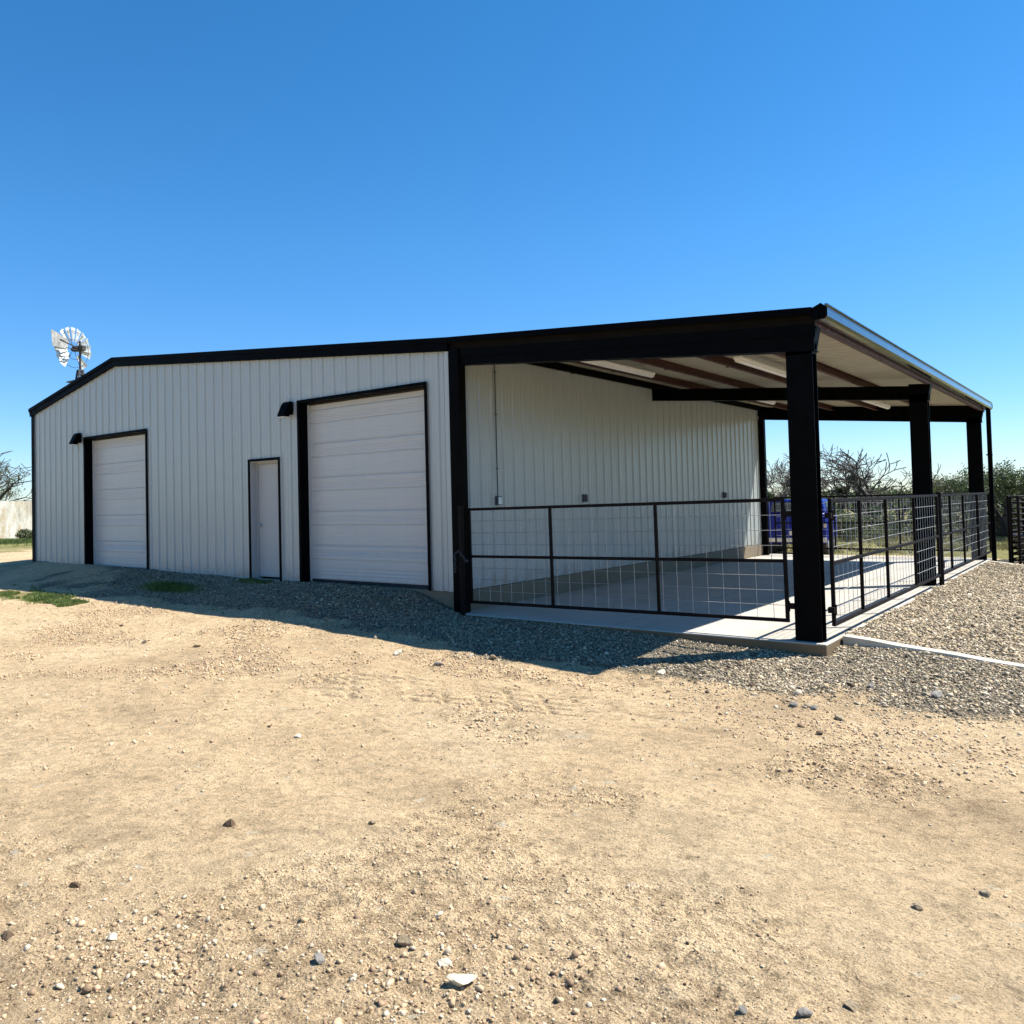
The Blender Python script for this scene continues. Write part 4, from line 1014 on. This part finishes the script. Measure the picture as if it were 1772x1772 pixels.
stones('dirt_clods', x, y, rng.gamma(2.0, .0026, len(x))+.0025, [(.58, .42, .26), (.52, .37, .22), (.60, .5, .36), (.34, .23, .14)], 'patches of broken clods and chips on the dirt', .2)

# single rocks
def rock(x, y, s, mat, seed, label, flat=.6, sink=.2):
    import bmesh
    rd = random.Random(seed); bm = bmesh.new(); bmesh.ops.create_icosphere(bm, subdivisions=3, radius=1)
    pl = [(Vector((rd.gauss(0, 1), rd.gauss(0, 1), rd.gauss(0, 1))).normalized(), rd.uniform(.38, .8)) for _ in range(10)]
    sx, sy = rd.uniform(.9, 1.3), rd.uniform(.7, 1.0)
    for v in bm.verts:
        p = v.co.copy()
        for n, d in pl:
            e = p.dot(n)-d
            if e > 0: p -= n*e*.98
        p *= 1+.05*math.sin(p.x*9+seed)*math.sin(p.y*8+p.z*7)
        v.co = Vector((p.x*sx, p.y*sy, p.z*flat))*s
    me = bpy.data.meshes.new('rock'); bm.to_mesh(me); bm.free(); me.materials.append(M[mat])
    o = bpy.data.objects.new('rock', me); COL.objects.link(o); o.location = (x, y, gh(x, y)+s*flat*(.62-sink)); o.rotation_euler = (rd.uniform(-.2, .2), rd.uniform(-.2, .2), rd.uniform(0, 6))
    tag(o, label, 'rock', 'single rocks lying on the dirt')
ROCKS = [
 (397, 1428, .040, 'rockdark', 'dark brown rock alone on smooth dirt in the left foreground'),
 (643, 1425, .030, 'rocktan', 'tan rock with a dark side, left of centre in the foreground'),
 (515, 1276, .032, 'rockpale', 'pale rock beyond the dark brown one, below the big roll-up door'),
 (466, 1258, .026, 'rockdark', 'small dark rock just left of a pale rock at mid distance'),
 (132, 1535, .030, 'rockdark', 'round dark pebble-like rock in the lower left'),
 (14, 1621, .030, 'rockdark', 'flat dark rock at the left picture edge'),
 (795, 1703, .055, 'rockpale', 'largest pale stone at the bottom, just left of centre'),
 (770, 1665, .036, 'rockpale', 'chalk-white stone right above the largest pale stone'),
 (702, 1633, .042, 'rocktan', 'flat yellowish stone upper left of the white stone'),
 (552, 1662, .026, 'rockgrey', 'half-buried grey stone in the bottom left half'),
 (195, 1625, .030, 'rockpale', 'flat white stone chip in the lower left rubble'),
 (1392, 1756, .034, 'rockgrey', 'rounded grey stone at the bottom edge, right of centre'),
 (1474, 1745, .034, 'rocktan', 'cracked tan clod near the bottom edge, right of the rounded grey stone'),
 (1286, 1751, .024, 'rockgrey', 'small dark stone at the bottom edge, left of the rounded grey stone'),
 (1705, 1548, .030, 'rocktan', 'tan stone near the right edge in the foreground'),
 (1587, 1572, .024, 'rocktan', 'small tan stone left of the right-edge stone'),
 (1455, 1246, .060, 'rocktan', 'angular tan rock at the end of the broken clods in front of the slab corner'),
 (1372, 1222, .055, 'rockgrey', 'grey rock in the clods in front of the slab corner'),
 (1362, 1214, .045, 'rocktan', 'small rock leaning against the clods in front of the slab corner'),
 (1408, 1228, .048, 'rockgrey', 'dark rock in the middle of the broken clods'),
 (1420, 1271, .036, 'rockdark', 'dark round rock below the broken clods'),
 (1508, 1190, .050, 'rockgrey', 'grey rock between the slab corner and the right edge'),
 (1620, 1207, .075, 'rockgrey', 'largest grey rock on the gravel apron at the right'),
 (1470, 1188, .045, 'rockdark', 'dark rock on the gravel apron, nearest the slab corner'),
 (1300, 1187, .045, 'rockdark', 'dark rock just below the post shadow'),
 (760, 1152, .060, 'rockgrey', 'grey rock just outside the barn shadow below the gate post'),
 (855, 1142, .065, 'rocktan', 'reddish tan rock on the edge of the barn shadow'),
 (690, 1133, .070, 'rockpale', 'pale rock near the shadow edge below the big roll-up door'),
 (815, 1138, .045, 'rockpale', 'flat pale stone on the shadow edge beside the reddish rock'),
 (1142, 1166, .060, 'rockpale', 'pale rock where the shadow of the roof corner ends'),
 (250, 1113, .060, 'rocktan', 'tan rock on the dirt below the smaller roll-up door'),
 (340, 1120, .050, 'rockdark', 'dark rock on the dirt, right of the tan one below the smaller door'),
 (210, 1084, .050, 'rockdark', 'far dark rock on the sunlit dirt at the left'),
]
def ray_ground(px, py):
    yaw, pitch, roll = .6709, .0294, .0243
    f = Vector((-math.sin(yaw)*math.cos(pitch), math.cos(yaw)*math.cos(pitch), math.sin(pitch))); r = Vector((math.cos(yaw), math.sin(yaw), 0)); u = r.cross(f)
    xi = (px-830.22)/1418.94; yi = -(py-827.12)/1418.94; c, s = math.cos(roll), math.sin(roll)
    D = r*(xi*c+yi*s)+u*(-xi*s+yi*c)+f; z = -.42; P = None
    for _ in range(6):
        t = (z-1.3648)/D.z; P = Vector((8.2373, -9.7185, 1.3648))+D*t; z = gh(P.x, P.y)
    return P
for i, (px, py, s, m_, lab) in enumerate(ROCKS):
    P = ray_ground(px, py); rock(P.x, P.y, s, m_, 100+i, lab)

# ------------------------------------------------------------------ camera
yaw, pitch, roll = .6709, .0294, .0243
f = Vector((-math.sin(yaw)*math.cos(pitch), math.cos(yaw)*math.cos(pitch), math.sin(pitch))); r = Vector((math.cos(yaw), math.sin(yaw), 0)); u = r.cross(f)
c, s = math.cos(roll), math.sin(roll)
cr = r*c-u*s; cu = r*s+u*c; cb = -f
cam = bpy.data.cameras.new('camera'); co = bpy.data.objects.new('camera', cam); COL.objects.link(co)
co.matrix_world = Matrix(((cr.x, cu.x, cb.x, 8.2373), (cr.y, cu.y, cb.y, -9.7185), (cr.z, cu.z, cb.z, 1.3648), (0, 0, 0, 1)))
cam.sensor_width = 36; cam.lens = 1418.94/1772*36; cam.shift_x = (886-830.22)/1772; cam.shift_y = -(886-827.12)/1772
cam.clip_start = .05; cam.clip_end = 9000
sc.camera = co

# ------------------------------------------------------------------ light
sd = Vector((.50, .50, 1.0)).normalized(); el = math.asin(sd.z); az = math.atan2(sd.x, sd.y)
sun = bpy.data.lights.new('sun', 'SUN'); sun.energy = 5.0; sun.angle = R(.5); sun.color = (1, .955, .88)
so = bpy.data.objects.new('sun', sun); COL.objects.link(so); so.rotation_euler = sd.to_track_quat('Z', 'Y').to_euler(); so.location = (20, 20, 30)
w = bpy.data.worlds.new('World'); sc.world = w; w.use_nodes = True; nt = w.node_tree
bg = nt.nodes['Background']; sky = nt.nodes.new('ShaderNodeTexSky'); sky.sky_type = 'NISHITA'; sky.sun_disc = False
sky.sun_elevation = el; sky.sun_rotation = az; sky.altitude = 300; sky.air_density = 1.0; sky.dust_density = 0.0; sky.ozone_density = 3.2
hs = nt.nodes.new('ShaderNodeHueSaturation'); hs.inputs['Saturation'].default_value = 1.31
nt.links.new(sky.outputs[0], hs.inputs['Color'])
tc = nt.nodes.new('ShaderNodeTexCoord'); sx = nt.nodes.new('ShaderNodeSeparateXYZ'); nt.links.new(tc.outputs['Generated'], sx.inputs[0])
hz = ramp(nt, sx.outputs[2], [(0.0, (.60, .70, .92)), (.10, (.66, .80, 1.0)), (.30, (.86, .99, 1.03)), (.55, (.90, 1.02, 1.0))])
nt.links.new(mix(nt, 1.0, hs.outputs[0], hz, 'MULTIPLY'), bg.inputs[0]); bg.inputs[1].default_value = .094
sc.view_settings.view_transform = 'Standard'; sc.view_settings.look = 'None'; sc.view_settings.gamma = 1; sc.view_settings.exposure = .95
sc.cycles.max_bounces = 8
